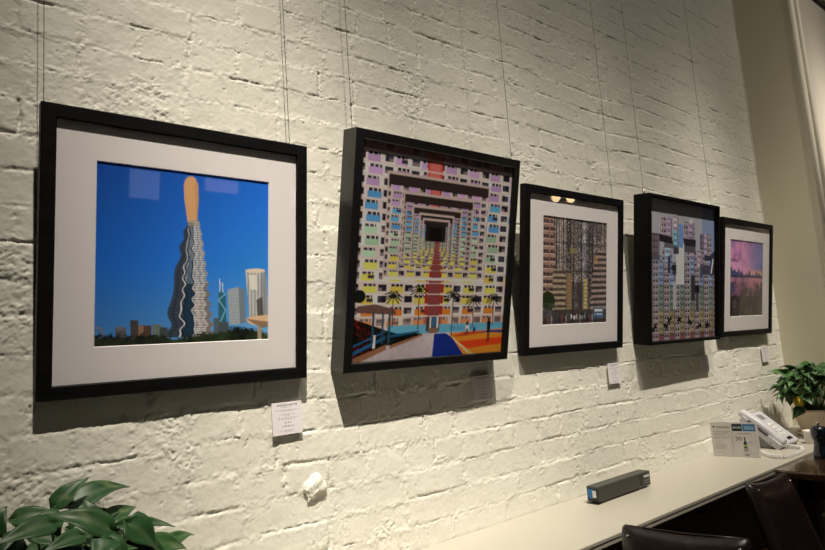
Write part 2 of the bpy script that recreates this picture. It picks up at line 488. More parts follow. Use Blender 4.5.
    A.put(hedge, np.array([16, 22, 18]) + 10*n[..., None])
    A.put(hedge & (fractal(U.shape, .7, 21) > 1.7) & (U < .19), [176, 36, 52])
    A.put(A.poly([(0, .955), (.19, .885), (.19, .90), (0, .972)]) | A.poly([(0, .925), (.19, .86), (.19, .868), (0, .934)]), [30, 84, 130])
    A.put(A.poly([(.20, .882), (.40, .866), (.40, .875), (.20, .895)]), [26, 76, 116])
    A.put(A.poly([(0, .985), (.20, .925), (.20, .95), (.05, 1.0), (0, 1.01)]) | A.poly([(.22, .93), (.42, .882), (.42, .892), (.22, .947)]), [132, 92, 68])
    A.put(A.rect(.118, .878, .135, .94), [206, 206, 210])
    A.put(A.poly([(.02, .745), (.12, .735), (.24, .76), (.25, .785), (.02, .775)]), [96, 70, 66])
    for x in (.11, .165, .205): A.put(A.rect(x, .775, x+.012, .92), [36, 66, 92])
    A.put(A.ell(.03, .70, .035, .03), [18, 22, 20])
    for x, y, y1 in ((.225, .70, .84), (.385, .67, .86), (.613, .695, .92), (.762, .718, .86), (.915, .71, .85)):
        A.put(A.line([(x, y), (x+.003, y1)], .006), [66, 52, 44])
        for a in range(11):
            th = -.75 + a*(PI+1.5)/10; q = .85 + .3*((a*7) % 5)/5
            A.put(A.line([(x, y), (x+.030*q*math.cos(th), y-.028*q*math.sin(th)), (x+.055*q*math.cos(th), y-.034*q*math.sin(th)+.012)], .0062), [18, 26, 18])
    for x, y0, y1, c in ((.726, .838, .90, (220, 214, 210)), (.889, .82, .945, (24, 22, 24)), (.78, .87, .89, (190, 70, 80))):
        A.put(A.ell(x, y0, .008, .011), (40, 28, 24)); A.put(A.poly([(x-.014, y0+.010), (x+.014, y0+.010), (x+.012, (y0+y1)/2+.01), (x-.012, (y0+y1)/2+.01)]), c)
        A.put(A.line([(x-.004, (y0+y1)/2), (x-.007, y1)], .007) | A.line([(x+.004, (y0+y1)/2), (x+.008, y1-.01)], .007), (34, 28, 28))
    return A

def art_canyon():
    A = Art(200, 200, 2)
    U, V = A.U, A.V
    r = np.random.default_rng(4)
    n1 = fractal(U.shape, .9, 31); n2 = fractal(U.shape, .75, 33)
    edges = [0.0]
    while edges[-1] < 1: edges.append(edges[-1] + r.uniform(.035, .075))
    edges = np.array(edges); k = np.clip(np.searchsorted(edges, U, side='right')-1, 0, len(edges)-2)
    wd = edges[k+1]-edges[k]; fx = (U-edges[k])/wd
    tone = r.uniform(.45, 1.15, 64)[k]; fh = r.uniform(.0135, .019, 64)[k]; hue = r.random(64)[k]
    fl = np.floor(V/fh).astype(int); wn = np.floor(fx*4).astype(int)
    cell = r.random((128, 256))[fl % 128, (k*4+wn) % 256]
    fy = V/fh-fl; wx = fx*4-wn
    base = (np.array([150, 140, 138]) + (hue[..., None]-.5)*np.array([34, 6, -22]))*tone[..., None]
    win = (fy > .35) & (fy < .9) & (wx > .15) & (wx < .85)
    wc = np.where((cell > .82)[..., None], np.array([206, 204, 208]), np.where((cell > .62)[..., None], np.array([140, 136, 140]), np.array([36, 36, 44])*np.ones(U.shape+(1,))))
    A.a = np.where(win[..., None], wc, base)
    A.a = A.a*(1 + .10*n1[..., None])
    A.put((fx < .13) | ((fx > .86) & (hue > .5)), [24, 23, 27], .85)
    A.put((np.abs(fx-.55) < .07) & (hue > .6), [30, 28, 32], .7)
    A.put((n2 < -1.15) & (V < .62), [34, 32, 38], .6)
    A.put((np.abs(V-.235) < .010) | (np.abs(V-.50) < .010), [46, 42, 44], .45)
    A.put((V > .60) & (np.abs(U-.52) < .10), [44, 40, 42], .45)
    A.put(A.rect(.36, .52, .43, .86), [136, 112, 82]); A.put(A.rect(.36, .52, .43, .86) & (np.sin(V*190) > .2), [120, 92, 60], .6)
    A.put(A.rect(.40, .28, .48, .33), [150, 144, 84], .7)
    A.put(A.rect(.62, .56, .68, .86), [176, 160, 112]); A.put(A.rect(.62, .56, .68, .86) & (np.sin(V*170) > .2), [112, 100, 76], .6)
    A.put(A.rect(.54, .60, .60, .9), [64, 58, 58])
    # corner blocks with balconies
    left = U < np.interp(V, [0, .45, .8], [.15, .19, .20]); fy = (V*14.5) % 1
    A.put(left & (V < .85), [146, 120, 108]); A.put(left & (V < .85) & (fy > .5), [96, 62, 60]); A.put(left & (V < .85) & (fy > .55) & ((U*21) % 1 > .4), [44, 40, 48])
    A.put(left & (V < .85) & (fy < .12), [206, 176, 156]); A.put((U > .09) & (U < .11) & (V < .5), [150, 104, 96], .7)
    lb = (U > .15) & (U < .345) & (V > .485 + .10*np.clip(U-.16, 0, .2)) & (V < .86); fy = (V*19 - .6*(U-.25)**2*10) % 1
    A.put(lb, [150, 138, 116]); A.put(lb & (fy > .5), [84, 66, 58]); A.put(lb & (fy > .5) & ((U*30) % 1 > .5), [44, 40, 44])
    rb = (U > np.interp(V, [.25, .32, .55, .9], [.92, .80, .76, .72])) & (V > .27) & (V < .86); fy = (V*18 + .5*(U-.85)) % 1
    A.put(rb, [152, 134, 130]); A.put(rb & (fy > .48), [60, 52, 54]); A.put(rb & (fy > .55) & ((U*32) % 1 > .5), [36, 34, 40])
    A.put(rb & (U < .85) & (V < .42) & (V > .33), [176, 126, 86], .7)
    g3 = fractal(U.shape, .45, 37)
    A.put((lb | rb | (left & (V < .85))) & (g3 > 1.1), [40, 36, 38], .7); A.put((lb | rb | (left & (V < .85))) & (g3 < -1.5), [196, 186, 178], .6)
    A.put(A.ell(.08, .78, .10, .09), [34, 44, 24])
    # street
    A.put(V > .86, np.array([62, 58, 58]) + 20*fractal(U.shape, .5, 36)[..., None])
    A.put((V > .93), [70, 64, 62], .6)
    A.put(A.rect(.78, .845, .95, .95), [70, 96, 128]); A.put(A.rect(.80, .86, .93, .885), [190, 200, 210]); A.put(A.rect(.80, .905, .93, .92), [200, 206, 212], .7)
    for x, w, c in ((.42, .10, (176, 178, 184)), (.55, .10, (120, 118, 122)), (.3, .06, (70, 60, 60)), (.66, .06, (60, 70, 90))):
        A.put(A.rect(x, .905, x+w, .955), c); A.put(A.rect(x+.02, .895, x+w-.02, .92), (40, 44, 50)); A.put(A.ell(x+.02, .955, .012, .012) | A.ell(x+w-.02, .955, .012, .012), (16, 16, 18))
    for k in range(16):
        x = .03 + .052*k + .02*r.random()
        A.put(A.line([(x, .90 + .03*r.random()), (x, .985)], .013), ((24, 22, 26), (120, 60, 50), (160, 150, 150), (40, 50, 80))[k % 4])
    A.put((np.abs(V-.972) < .004), [24, 22, 22])
    A.put(A.rect(0, .80, .16, 1) & (n1 > .4), [110, 110, 116], .6)
    return A

def art_blocks():
    A = Art(270, 270, 2)
    U, V = A.U, A.V
    t = V[..., None]
    A.a = np.array([172, 174, 186])*(1-t) + np.array([158, 172, 200])*t
    A.put(U > .80, [116, 138, 186], .7)
    lav, blu, grn, yel, red = [np.array(c, float) for c in ((178, 160, 194), (136, 158, 198), (120, 142, 134), (154, 146, 110), (132, 84, 84))]
    FH, CW = .0432, .150
    def colf(fl, cl):
        v = (fl+.5)*FH
        o = np.where((v < .40)[..., None], lav, blu)
        o = np.where((v > .595)[..., None], grn, o)
        o = np.where((v > .775)[..., None], yel, o)
        return np.where((v > .93)[..., None], red, o)
    def flats(mask, dy=0.0, dx=0.0, tone=1.0, col=None, seed=3):
        x = U + dx; y = V + dy
        fl = np.floor(y/FH).astype(int); cl = np.floor(x/CW).astype(int); fy = y/FH-fl; fx = x/CW-cl
        c = (colf(fl, cl) if col is None else np.array(col, float)*np.ones(U.shape+(1,)))*tone
        r = np.random.default_rng(seed).random((80, 80))[fl % 80, cl % 80]
        out = c*(.93 + .14*r)[..., None]
        out = np.where(((fx > .52) & (fy > .1))[..., None], np.array([168, 158, 168])*tone, out)
        out = np.where(((fy > .22) & (fy < .62) & (((fx > .56) & (fx < .70)) | ((fx > .78) & (fx < .94))))[..., None], np.array([36, 32, 46])*(1+.7*r[..., None]), out)
        out = np.where(((fy > .16) & (fy < .40) & (fx > .08) & (fx < .44) & ((fx*9) % 1 > .35))[..., None], np.array([58, 56, 74]), out)
        out = np.where(((fx > .44) & (fx < .52) & (fy > .3))[..., None], np.array([104, 78, 84]), out)
        out = np.where((fy < .09)[..., None], np.array([84, 80, 92]), out)
        A.put(mask, out)
    R = A.rect
    low = V > np.interp(U, [0, .05, .15, .151, .23, .231, .34, .341, .40, .401, .51, .511, .70, .701, .76, .761, .9, .901, 1],
                        [.44, .42, .42, .40, .40, .36, .36, .44, .44, .52, .52, .34, .34, .40, .40, .35, .35, .37, .37])
    flats(low)
    # white void, floating blocks and their dark undersides
    A.put(R(.395, .30, .515, .60), [206, 208, 218]); A.put(R(.515, .33, .56, .44), [150, 156, 172])
    A.put(R(.23, .285, .40, .34), [104, 98, 112]); A.put(R(.52, .285, .69, .36), [86, 84, 96])
    flats(R(0, .245, .165, .42), .02, .0, .72, lav); A.put(R(.0, .39, .165, .43), [92, 84, 96]); A.put(R(.12, .25, .165, .40), [120, 108, 126], .6)
    flats(R(.155, .125, .345, .275), .01, .04, 1.05, lav, 5); A.put(R(.155, .125, .20, .275), [206, 190, 206], .6); A.put(A.poly([(.155, .245), (.345, .262), (.345, .31), (.165, .30)]), [38, 34, 42])
    flats(R(.36, .095, .437, .205), .03, .1, 1.1, [206, 186, 214], 6); flats(R(.36, .205, .437, .33), .03, .1, 1.1, [120, 172, 224], 6)
    A.put(R(.437, .16, .50, .33), [110, 150, 212]); A.put(R(.36, .33, .437, .38), [70, 66, 84])
    flats(R(.515, .135, .68, .29), .015, .02, 1.0, lav, 7); A.put(R(.50, .21, .56, .28), [186, 160, 196], .5); A.put(A.poly([(.50, .26), (.70, .262), (.69, .315), (.52, .31)]), [40, 36, 44])
    A.put(R(.60, .115, .65, .14), [214, 206, 220])
    flats(R(.76, .21, .83, .36), .03, .0, .9, [150, 146, 176], 9); A.put(R(.765, .215, .80, .36), [84, 78, 92], .7)
    flats(R(.83, .205, .945, .40), .03, .09, 1.0, lav, 10); A.put(R(.83, .37, .945, .41), [54, 56, 78])
    flats(R(.71, .33, .83, .47), .01, .03, 1.0, [196, 180, 204], 11); A.put(R(.80, .45, .93, .52), [60, 62, 84], .85)
    A.put(A.poly([(.93, .36), (1, .33), (1, .52), (.93, .53)]), [40, 46, 74], .8)
    A.put(A.line([(.945, .50), (.975, .40)], .02), [214, 216, 224])
    flats(R(.20, .34, .30, .46), .03, .06, 1.05, [150, 182, 220], 12)
    A.put(R(.28, .40, .315, .52), [66, 58, 72]); A.put(R(.345, .46, .40, .53), [54, 52, 64], .9); A.put(R(.62, .53, .68, .72), [58, 54, 62]); A.put(R(.69, .62, .74, .79), [72, 70, 80], .9)
    A.put(R(.68, .60, .75, .66), [30, 30, 38]); A.put(R(.35, .58, .40, .78), [190, 196, 200], .8); A.put(R(.33, .46, .40, .50), [40, 38, 50])
    A.put(R(.76, .44, .80, .55), [72, 72, 96], .8)
    r = np.random.default_rng(8)
    for x, y in ((.09, .905), (.25, .885), (.30, .86), (.44, .845), (.60, .87), (.74, .91), (.88, .90)):
        for k in range(7):
            th = 2*PI*r.random(); A.put(A.line([(x, y), (x+.034*math.cos(th), y+.028*math.sin(th))], .014), [22, 24, 24])
    return A

def art_sunset():
    A = Art(150, 150, 2)
    U, V = A.U, A.V
    n = fractal(U.shape, 1.7, 41); n2 = fractal(U.shape, 1.2, 43)
    t = np.clip(V/.48, 0, 1)[..., None]
    A.a = np.array([136, 108, 166])*(1-t) + np.array([212, 150, 184])*t
    A.put(np.clip(.45 + .35*n - .9*np.abs(U-.42 - .3*(V-.2)), 0, 1), [232, 158, 196])
    A.put(np.clip((U-.62)*2.2 + .15*n2, 0, .9)*(V < .45), [84, 104, 186])
    A.put(np.clip(1-np.abs(V-.42)/.05, 0, 1)*np.clip((U-.45)*2.5, 0, .9), [240, 176, 106])
    A.put(np.clip(.5*n2, 0, .6)*(V < .3)*(U < .5), [132, 92, 150])
    A.put(A.ell(.12, .27, .12, .02), [120, 76, 128], .7)
    sky = .455 - .06*np.clip(np.sin(U*41)*np.sin(U*17+1) + .3, 0, 1) - .05*np.exp(-((U-.12)/.14)**2)
    A.put((V > sky) & (V < .49), [74, 74, 118])
    A.put((V > .465) & (V < .50), [52, 48, 76], .8)
    w = V > .49
    A.put(w, np.array([150, 108, 136]) + 18*n2[..., None]); A.put(w & (U > .55) & (V < .62), [206, 130, 140], .55)
    A.put(w & (V > .55) & (n2 + 1.5*(V-.6)*3 > .2), [62, 52, 58], .85)
    A.put(V > .74, np.array([58, 56, 46]) + 14*n2[..., None], .8)
    r = np.random.default_rng(9)
    for k in range(26):
        x = r.random(); y = .50 + .3*r.random()
        A.put(A.line([(x, y), (x + .01*r.random(), y + .16 + .1*r.random())], .012), [52, 42, 46], .8)
    A.put(A.rect(0, .56, .14, .70), [60, 74, 110], .7)
    A.put(A.ell(.15, .86, .16, .14), [52, 44, 48]); A.put(A.ell(.15, .84, .05, .05), [104, 92, 100]); A.put(A.ell(.15, .84, .025, .03), [40, 34, 40])
    A.put(U > .97, [60, 50, 60], .4)
    return A

# ------------------------------------------------------------------ pictures on the wall
def ring_frame(w, h, prof, mb):
    """sweep a profile [(inset, depth)...] around a w x h rectangle with mitred corners; closed profile"""
    vs = []; n = len(prof)
    for a, d in prof:
        vs += [(-w/2+a, d, a), (w/2-a, d, a), (w/2-a, d, h-a), (-w/2+a, d, h-a)]
    fs = []
    for i in range(n):
        j = (i+1) % n
        for k in range(4):
            fs.append((i*4+k, i*4+(k+1) % 4, j*4+(k+1) % 4, j*4+k))
    mb.add(vs, fs)

def slab_with_hole(mb, x0, z0, x1, z1, hx0, hz0, hx1, hz1, y0, y1, bevel=0):
    o = [(x0, z0), (x1, z0), (x1, z1), (x0, z1)]; i = [(hx0, hz0), (hx1, hz0), (hx1, hz1), (hx0, hz1)]
    ib = [(hx0+bevel, hz0+bevel), (hx1-bevel, hz0+bevel), (hx1-bevel, hz1-bevel), (hx0+bevel, hz1-bevel)]
    vs = [(x, y0, z) for x, z in o] + [(x, y0, z) for x, z in i] + [(x, y1, z) for x, z in ib] + [(x, y1, z) for x, z in o]
    fs = []
    for a in range(3):
        for k in range(4):
            fs.append((a*4+k, a*4+(k+1) % 4, (a+1)*4+(k+1) % 4, (a+1)*4+k))
    for k in range(4): fs.append((12+k, 12+(k+1) % 4, (k+1) % 4, k))
    mb.add(vs, fs)

def rail_pieces(w, h, lip, d, root, material, grain):
    """four mitred rails, each its own part"""
    b = .0018
    prof = [(0, d), (0, b), (b, 0), (lip-b, 0), (lip, b), (lip, d)]
    n = len(prof)
    cs = [lambda a: (-w/2+a, a), lambda a: (w/2-a, a), lambda a: (w/2-a, h-a), lambda a: (-w/2+a, h-a)]
    for k in range(4):
        mb = MB(); p, q = cs[k], cs[(k+1) % 4]
        vs = [(p(a)[0], dd, p(a)[1]) for a, dd in prof] + [(q(a)[0], dd, q(a)[1]) for a, dd in prof]
        fs = [(i, (i+1) % n, n+(i+1) % n, n+i) for i in range(n)] + [tuple(range(n)), tuple(reversed(range(n, 2*n)))]
        mb.add(vs, fs)
        mb.build('rail', material, root)

def framed_picture(bl, w, h, tilt, depth, lip, art, label, matted, pr=None, recess=.004, deep=.008, gain=1.0, name='framed_photograph'):
    root = empty(name, (bl[0] + w/2, bl[1], bl[2]), (math.radians(tilt), 0, 0))
    tag(root, label, 'picture', 'framed photographs on the brick wall')
    rail_pieces(w, h, lip, depth, root, M['frame_black'] if matted else (M['box_black'] if depth < .06 else M['box_matt']), True)
    if matted:
        x0, z0, x1, z1 = [v for v in pr]
        my = .0085
        mb = MB(); slab_with_hole(mb, -w/2+lip*.6, lip*.6, w/2-lip*.6, h-lip*.6, x0-w/2, z0, x1-w/2, z1, my, my+.0022, .0012)
        # mat sits behind the rails' rebate
        mb.v = [(min(max(x, -w/2+lip+.0002), w/2-lip-.0002) if abs(x) > w/2-lip else x, y, min(max(z, lip+.0002), h-lip-.0002) if (z < lip or z > h-lip) else z) for x, y, z in mb.v]
        mb.build('mat_board', M['mat_board'], root)
        sheet = art_sheet('print', art, x1-x0, z1-z0, M['print'], root, (x0-w/2, my+.0024, z0), gain)
        g = MB(); g.box((-w/2+lip+.0002, .0045, lip+.0002), (w/2-lip-.0002, .0065, h-lip-.0002)); g.build('glass_pane', M['glass'], root)
    else:
        e = .0003
        art_sheet('print', art, w-2*lip-2*e, h-2*lip-2*e, M['print_flush'], root, (-w/2+lip+e, deep, lip+e), gain)
        g = MB(); g.box((-w/2+lip+e, recess, lip+e), (w/2-lip-e, recess+.0018, h-lip-e)); g.build('glass_pane', M['glass'], root)
    b = MB(); b.box((-w/2+lip+.0003, depth-.006, lip+.0003), (w/2-lip-.0003, depth-.002, h-lip-.0003)); b.build('backing_board', M['backing'], root)
    return root

FW = .553
PR = (.0965, .0940, .4590, .4580)
WALL_SHIFT = .0
f1 = framed_picture((.1788, -.0242, 1.2334), .5563, .5551, 5.79, .0242, .0262, art_tower(),
    'black framed matted photo of a wavy tower topped by a wooden stick under blue sky', True, (.0965, .0943, .4612, .4582), gain=1.55)
f2 = framed_picture((.8148, -.0575, 1.2352), .5825, .5933, 11.88, .0587, .024, art_court(),
    'deep black boxed photo of nested pastel apartment blocks around a court with palms', False, gain=1.72, name='box_framed_photograph')
f3 = framed_picture((1.5108, -.0242, 1.238), .5526, .5501, 7.6, .0242, .0255, art_canyon(),
    'black framed matted photo of dense grey city towers above a busy street', True, (.0985, .095, .460, .4572), gain=1.6)
f4 = framed_picture((2.1766, -.0695, 1.2375), .5684, .5807, 7.2, 0.0700, .012, art_blocks(),
    'deep black boxed photo of floating lavender and blue flats over green and yellow rows', False, recess=.003, deep=.020, gain=1.35, name='box_framed_photograph')
f5 = framed_picture((2.8555, -.0242, 1.2437), .5492, .5484, 8.18, .0242, .0245, art_sunset(),
    'black framed matted photo of a pink and purple harbour sunset, nearest the corner', True, (.0967, .092, .4545, .4525), gain=1.4)

# hanging wires: (x, y, z of the lower end, label)
WIRES = [
    (.1845, -.066, 1.783, 'thin steel wire rising from the left of the wavy tower picture'),
    (.695, -.066, 1.783, 'thin steel wire rising from the right of the wavy tower picture'),
    (.824, -.146, 1.812, 'thin steel wire rising from the left of the nested apartment picture'),
    (1.391, -.150, 1.812, 'thin steel wire rising from the right of the nested apartment picture'),
    (2.009, -.084, 1.783, 'thin steel wire rising from the dense grey towers picture'),
    (2.190, -.108, 1.812, 'thin steel wire on a clasp at the left of the floating flats picture'),
    (2.737, -.108, 1.812, 'thin steel wire rising from the right of the floating flats picture'),
    (3.32, -.090, 1.785, 'thin steel wire rising from the sunset picture near the corner'),
]
TOPZ = 4.10
for i, (x, y, z, lab) in enumerate(WIRES):
    w = MB(); w.tube([(x, y, z-.01), (x, y, TOPZ)], .0007, 6)
    o = w.build('hanging_wire', M['wire'], None, True)
    tag(o, lab, 'wire', 'picture hanging wires')
    k = MB(); k.tube([(x, y, z-.012), (x, y, z + (.030 if i == 5 else .004))], .004 if i == 5 else .0022, 10)
    k.build('clasp', M['hook'], o, True)

# caption cards
def caption_art(seed):
    A = Art(72, 68, 2)
    U, V = A.U, A.V
    A.a[:] = (226, 220, 226)
    r = np.random.default_rng(seed)
    def words(y, x0, x1, hgt, c, gap=.02):
        x = x0
        while x < x1:
            wd = .03 + .06*r.random(); e = min(x+wd, x1)
            m = A.rect(x, y, e, y+hgt); A.put(m & (np.sin(U*420 + seed) > -.5), c); x = e + gap
    words(.075, .16, .84, .040, (60, 58, 66), .015)
    words(.145, .30, .66, .022, (140, 136, 142))
    for y, a, b in ((.235, .10, .90), (.275, .30, .72), (.365, .26, .76), (.415, .42, .60), (.47, .18, .82), (.515, .20, .78)):
        words(y, a, b, .022, (138, 134, 142))
    words(.62, .40, .62, .03, (96, 92, 100)); words(.71, .36, .72, .022, (140, 136, 142)); words(.745, .32, .72, .022, (140, 136, 142))
    words(.86, .24, .72, .026, (104, 100, 110)); words(.90, .40, .70, .02, (140, 136, 142))
    return A
CARDS = [(.6504, 1.1815, 'white caption card below the right corner of the wavy tower picture'),
         (1.2952, 1.1925, 'white caption card in the shadow under the nested apartment picture'),
         (1.981, 1.1845, 'white caption card below the right corner of the grey towers picture'),
         (2.663, 1.173, 'white caption card in the shadow under the floating flats picture'),
         (3.299, 1.178, 'white caption card on the wall under the sunset picture by the corner')]
CW_, CH_ = .0765, .074
for i, (x, zt, lab) in enumerate(CARDS):
    root = empty('caption_card', (x, -.0046, zt-CH_), (0, 0, 0))
    tag(root, lab, 'card', 'caption cards under the pictures')
    art_sheet('card_face', caption_art(i+50), CW_, CH_, M['card'], root, (0, -.0012, 0), gain=1.05)
    b = MB(); b.box((0, -.0004, 0), (CW_, .0012, CH_)); b.build('card_board', M['foam'], root)
    s = MB(); s.box((.014, .0012, .012), (CW_-.014, .0055, CH_-.012)); s.build('foam_pad', M['foam'], root)

# ------------------------------------------------------------------ the brick wall
XE = 3.5752; CEIL = 4.20
def brick_wall():
    st = .0024
    X0, X1, Z0, Z1 = -.62, XE, .70, 3.20
    nx = int((X1-X0)/st); nz = int((Z1-Z0)/st)
    x = X0 + np.arange(nx+1)*(X1-X0)/nx; z = Z0 + np.arange(nz+1)*(Z1-Z0)/nz
    Xg, Zg = np.meshgrid(x, z)
    shape = Xg.shape
    coarse = fractal(shape, 2.0, 1, .003)
    med = fractal(shape, 1.6, 2, .010)
    fine = fractal(shape, 1.15, 3, .04)
    jag = fractal(shape, 1.5, 15, .012)
    warpz = .0036*fractal(shape, 2.3, 4, .0015) + .0011*jag
    warpx = .0040*fractal(shape, 2.2, 5, .002) + .0011*fractal(shape, 1.5, 16, .012)
    pitch = .0711; z0 = 1.0354
    q = (Zg + warpz - z0)/pitch
    row = np.floor(q).astype(int); fz = q-row
    dzs = np.where(fz < .5, fz, fz-1)*pitch          # signed distance above the nearest bed joint
    dz = np.abs(dzs)
    rr = np.random.default_rng(12)
    dx = np.full(shape, 1.0); off = np.zeros(shape); tx = np.zeros(shape); tz = np.zeros(shape)
    rmin, rmax = row.min(), row.max()
    for r in range(rmin, rmax+1):
        m = row == r
        if not m.any(): continue
        xs = [X0 - .3*rr.random()]
        header = rr.random() < .4
        while xs[-1] < X1 + .3:
            L = (.112 if (header or rr.random() < .2) else .225) * (1 + .10*(rr.random()-.5))
            xs.append(xs[-1] + L)
        xs = np.array(xs)
        px = (Xg + warpx)[m]
        k = np.clip(np.searchsorted(xs, px), 1, len(xs)-1)
        d = np.minimum(px - xs[k-1], xs[k]-px)
        dx[m] = d
        o = (rr.random(len(xs))-.5)*.0026; a = (rr.random(len(xs))-.5)*.014; b = (rr.random(len(xs))-.5)*.014
        off[m] = o[k]; tx[m] = a[k]*(px-(xs[k-1]+xs[k])/2); tz[m] = b[k]*((fz[m]-.5)*pitch)
    def dip(d, w): return np.exp(-(d/w)**2)
    keep_h = np.clip(.40 + .40*fractal(shape, 1.7, 6, .006), .02, 1.2)
    keep_v = np.clip(.55 + .42*fractal(shape, 1.7, 7, .006), .0, 1.2)
    worn = np.clip(.85 + .45*fractal(shape, 2.3, 20, .0012), .15, 1.3)      # thicker plaster hides the joints in places
    keep_h *= worn; keep_v *= worn
    blend = np.clip(np.minimum(dz, dx)/.009, 0, 1); blend = blend*blend*(3-2*blend)
    h = (off + tx + tz)*blend
    h += .00062*coarse + .00030*med + .00009*fine
    h -= .0017*keep_h*dip(dz, .0038) + .0026*keep_v*dip(dx, .0034)
    # thick brushed paint heaped along the joints, with short open cracks under the heaps
    lump = np.clip(fractal(shape, 1.35, 8, .02)-.5, 0, 2)
    h += .0008*lump*(dip(dzs+.0055, .0045) + .6*dip(dzs-.006, .005)) + .0010*lump*dip(dx-.005, .005)
    crack = np.clip(fractal(shape, 1.55, 9, .010)-.75, 0, .8)/.8
    h -= .0040*crack*dip(dzs-.0008, .0017)
    crv = np.clip(fractal(shape, 1.55, 19, .010)-.6, 0, .8)/.8
    h -= .0034*crv*dip(dx, .0019)
    stray = fractal(shape, 1.5, 17, .006)                                # hairline brush marks and cracks across bricks
    gate = np.clip(fractal(shape, 1.8, 18, .004)-.7, 0, 1)
    h -= .0012*gate*dip(stray-.1, .06)
    pit = np.clip(fractal(shape, 1.0, 10, .03)-2.4, 0, 1.0)
    h -= .0030*pit
    scrape = np.clip(fractal(shape, 1.8, 13, .006)-.8, 0, 1.2)           # chipped, rough patches
    h += .0008*scrape*fractal(shape, .95, 14, .03)
    h += .00042*fine*dip(np.minimum(dz, dx), .011) + .00022*jag*dip(np.minimum(dz, dx), .012)
    h = np.clip(h, -.012, .0048)
    h = np.minimum(h, .0024 + .3*(h-.0024))
    Yg = .0032 - h
    # plaster edge at the right corner
    # columns: fine near the camera, coarser far away
    cols = [i for i in range(nx+1) if x[i] < 1.2 or (x[i] < 2.2 and i % 2 == 0) or i % 3 == 0 or i == nx]
    Xc, Yc, Zc = Xg[:, cols], Yg[:, cols], Zg[:, cols]
    n0, n1 = Xc.shape
    v = np.stack([Xc, Yc, Zc], -1).reshape(-1, 3).astype(np.float32)
    i = np.arange(n0*n1).reshape(n0, n1)
    f = np.stack([i[:-1, :-1], i[:-1, 1:], i[1:, 1:], i[1:, :-1]], -1).reshape(-1, 4).astype(np.int32)
    me = bpy.data.meshes.new('wall_back')
    me.vertices.add(len(v)); me.vertices.foreach_set('co', v.ravel())
    me.loops.add(f.size); me.loops.foreach_set('vertex_index', f.ravel())
    me.polygons.add(len(f)); me.polygons.foreach_set('loop_start', np.arange(len(f), dtype=np.int32)*4)
    me.polygons.foreach_set('loop_total', np.full(len(f), 4, np.int32))
    me.update(calc_edges=True)
    me.polygons.foreach_set('use_smooth', np.ones(len(f), bool))
    me.materials.append(M['brick_paint'])
    o = bpy.data.objects.new('wall_back', me); COL.objects.link(o)
    return struct(o)
wall = brick_wall()

# solid wall behind and beyond the modelled brick relief
w = MB(); w.box((-3.2, .018, 0), (5.6, .2, CEIL+.06)); struct(w.build('wall_back_core', M['brick_paint']))
w = MB(); w.box((-3.2, .004, 0), (-.62, .0175, CEIL)); w.box((-.62, .004, 3.20), (XE, .0175, CEIL)); struct(w.build('wall_back_side', M['brick_paint']))

# plaster chunk stuck on the brick
def plaster_lump():
    bm = bmesh.new(); bmesh.ops.create_icosphere(bm, subdivisions=5, radius=1)
    r = np.random.default_rng(5); ph = r.random((8, 3))*6; fr = r.random((8, 3))*7-3.5
    for v in bm.verts:
        c = v.co; s = 1.0
        for k in range(8):
            s += .045*math.sin(fr[k][0]*c.x*2 + fr[k][1]*c.y*2 + fr[k][2]*c.z*2 + ph[k][0]) + .022*math.sin(fr[k][1]*c.x*5 + fr[k][2]*c.y*5 + fr[k][0]*c.z*5 + ph[k][1]) + .012*math.sin(fr[k][2]*c.x*11 + fr[k][0]*c.y*11 + fr[k][1]*c.z*11 + ph[k][2])
        x, y, z = c.x*s, c.y*s, c.z*s
        wd = 1.0 if z > -.1 else 1 + .75*(z+.1)
        v.co = (x*.027*wd - (.012 if z < -.2 else 0)*min(1, -z), y*.009, z*.031)
    me = bpy.data.meshes.new('plaster_lump'); bm.to_mesh(me); bm.free()
    me.polygons.foreach_set('use_smooth', [True]*len(me.polygons))
    me.materials.append(M['brick_paint'])
    o = bpy.data.objects.new('plaster_lump', me); COL.objects.link(o)
    o.location = (.757, .002, .975); o.rotation_euler = (0, .25, 0)
    o.parent = wall
    return o
plaster_lump()

# niche return, pier, corner beads, cornice
w = MB(); w.box((XE, -.262, 0), (XE+.05, .1, CEIL+.06)); struct(w.build('wall_right', M['niche_paint']))
w = MB(); w.box((XE+.03, -.297, 0), (5.6, -.001, CEIL+.06)); struct(w.build('wall_pier', M['pier_paint']))
w = MB()
w.tube([(XE+.012, -.272, .78), (XE+.012, -.272, CEIL)], .017, 16)
w.tube([(XE+.024, -.296, .78), (XE+.024, -.296, CEIL)], .012, 16)
struct(w.build('trim_1', M['trim_paint'], None, True))
w = MB()
for k, (z, d) in enumerate(((3.075, .025), (3.11, .045), (3.15, .07), (3.20, .10))):
    w.box((XE+.16, -.297-d, z), (5.6, -.297, z+.028 + (.07 if k == 3 else 0)))
struct(w.build('trim_2', M['cornice_paint'], None, False, .006, 3))
w = MB(); w.box((-3.2, -.165, TOPZ), (XE, -.03, TOPZ+.03)); w.box((-3.2, -.03, TOPZ-.01), (XE, .018, TOPZ+.03))
struct(w.build('trim_3', M['trim_paint']))

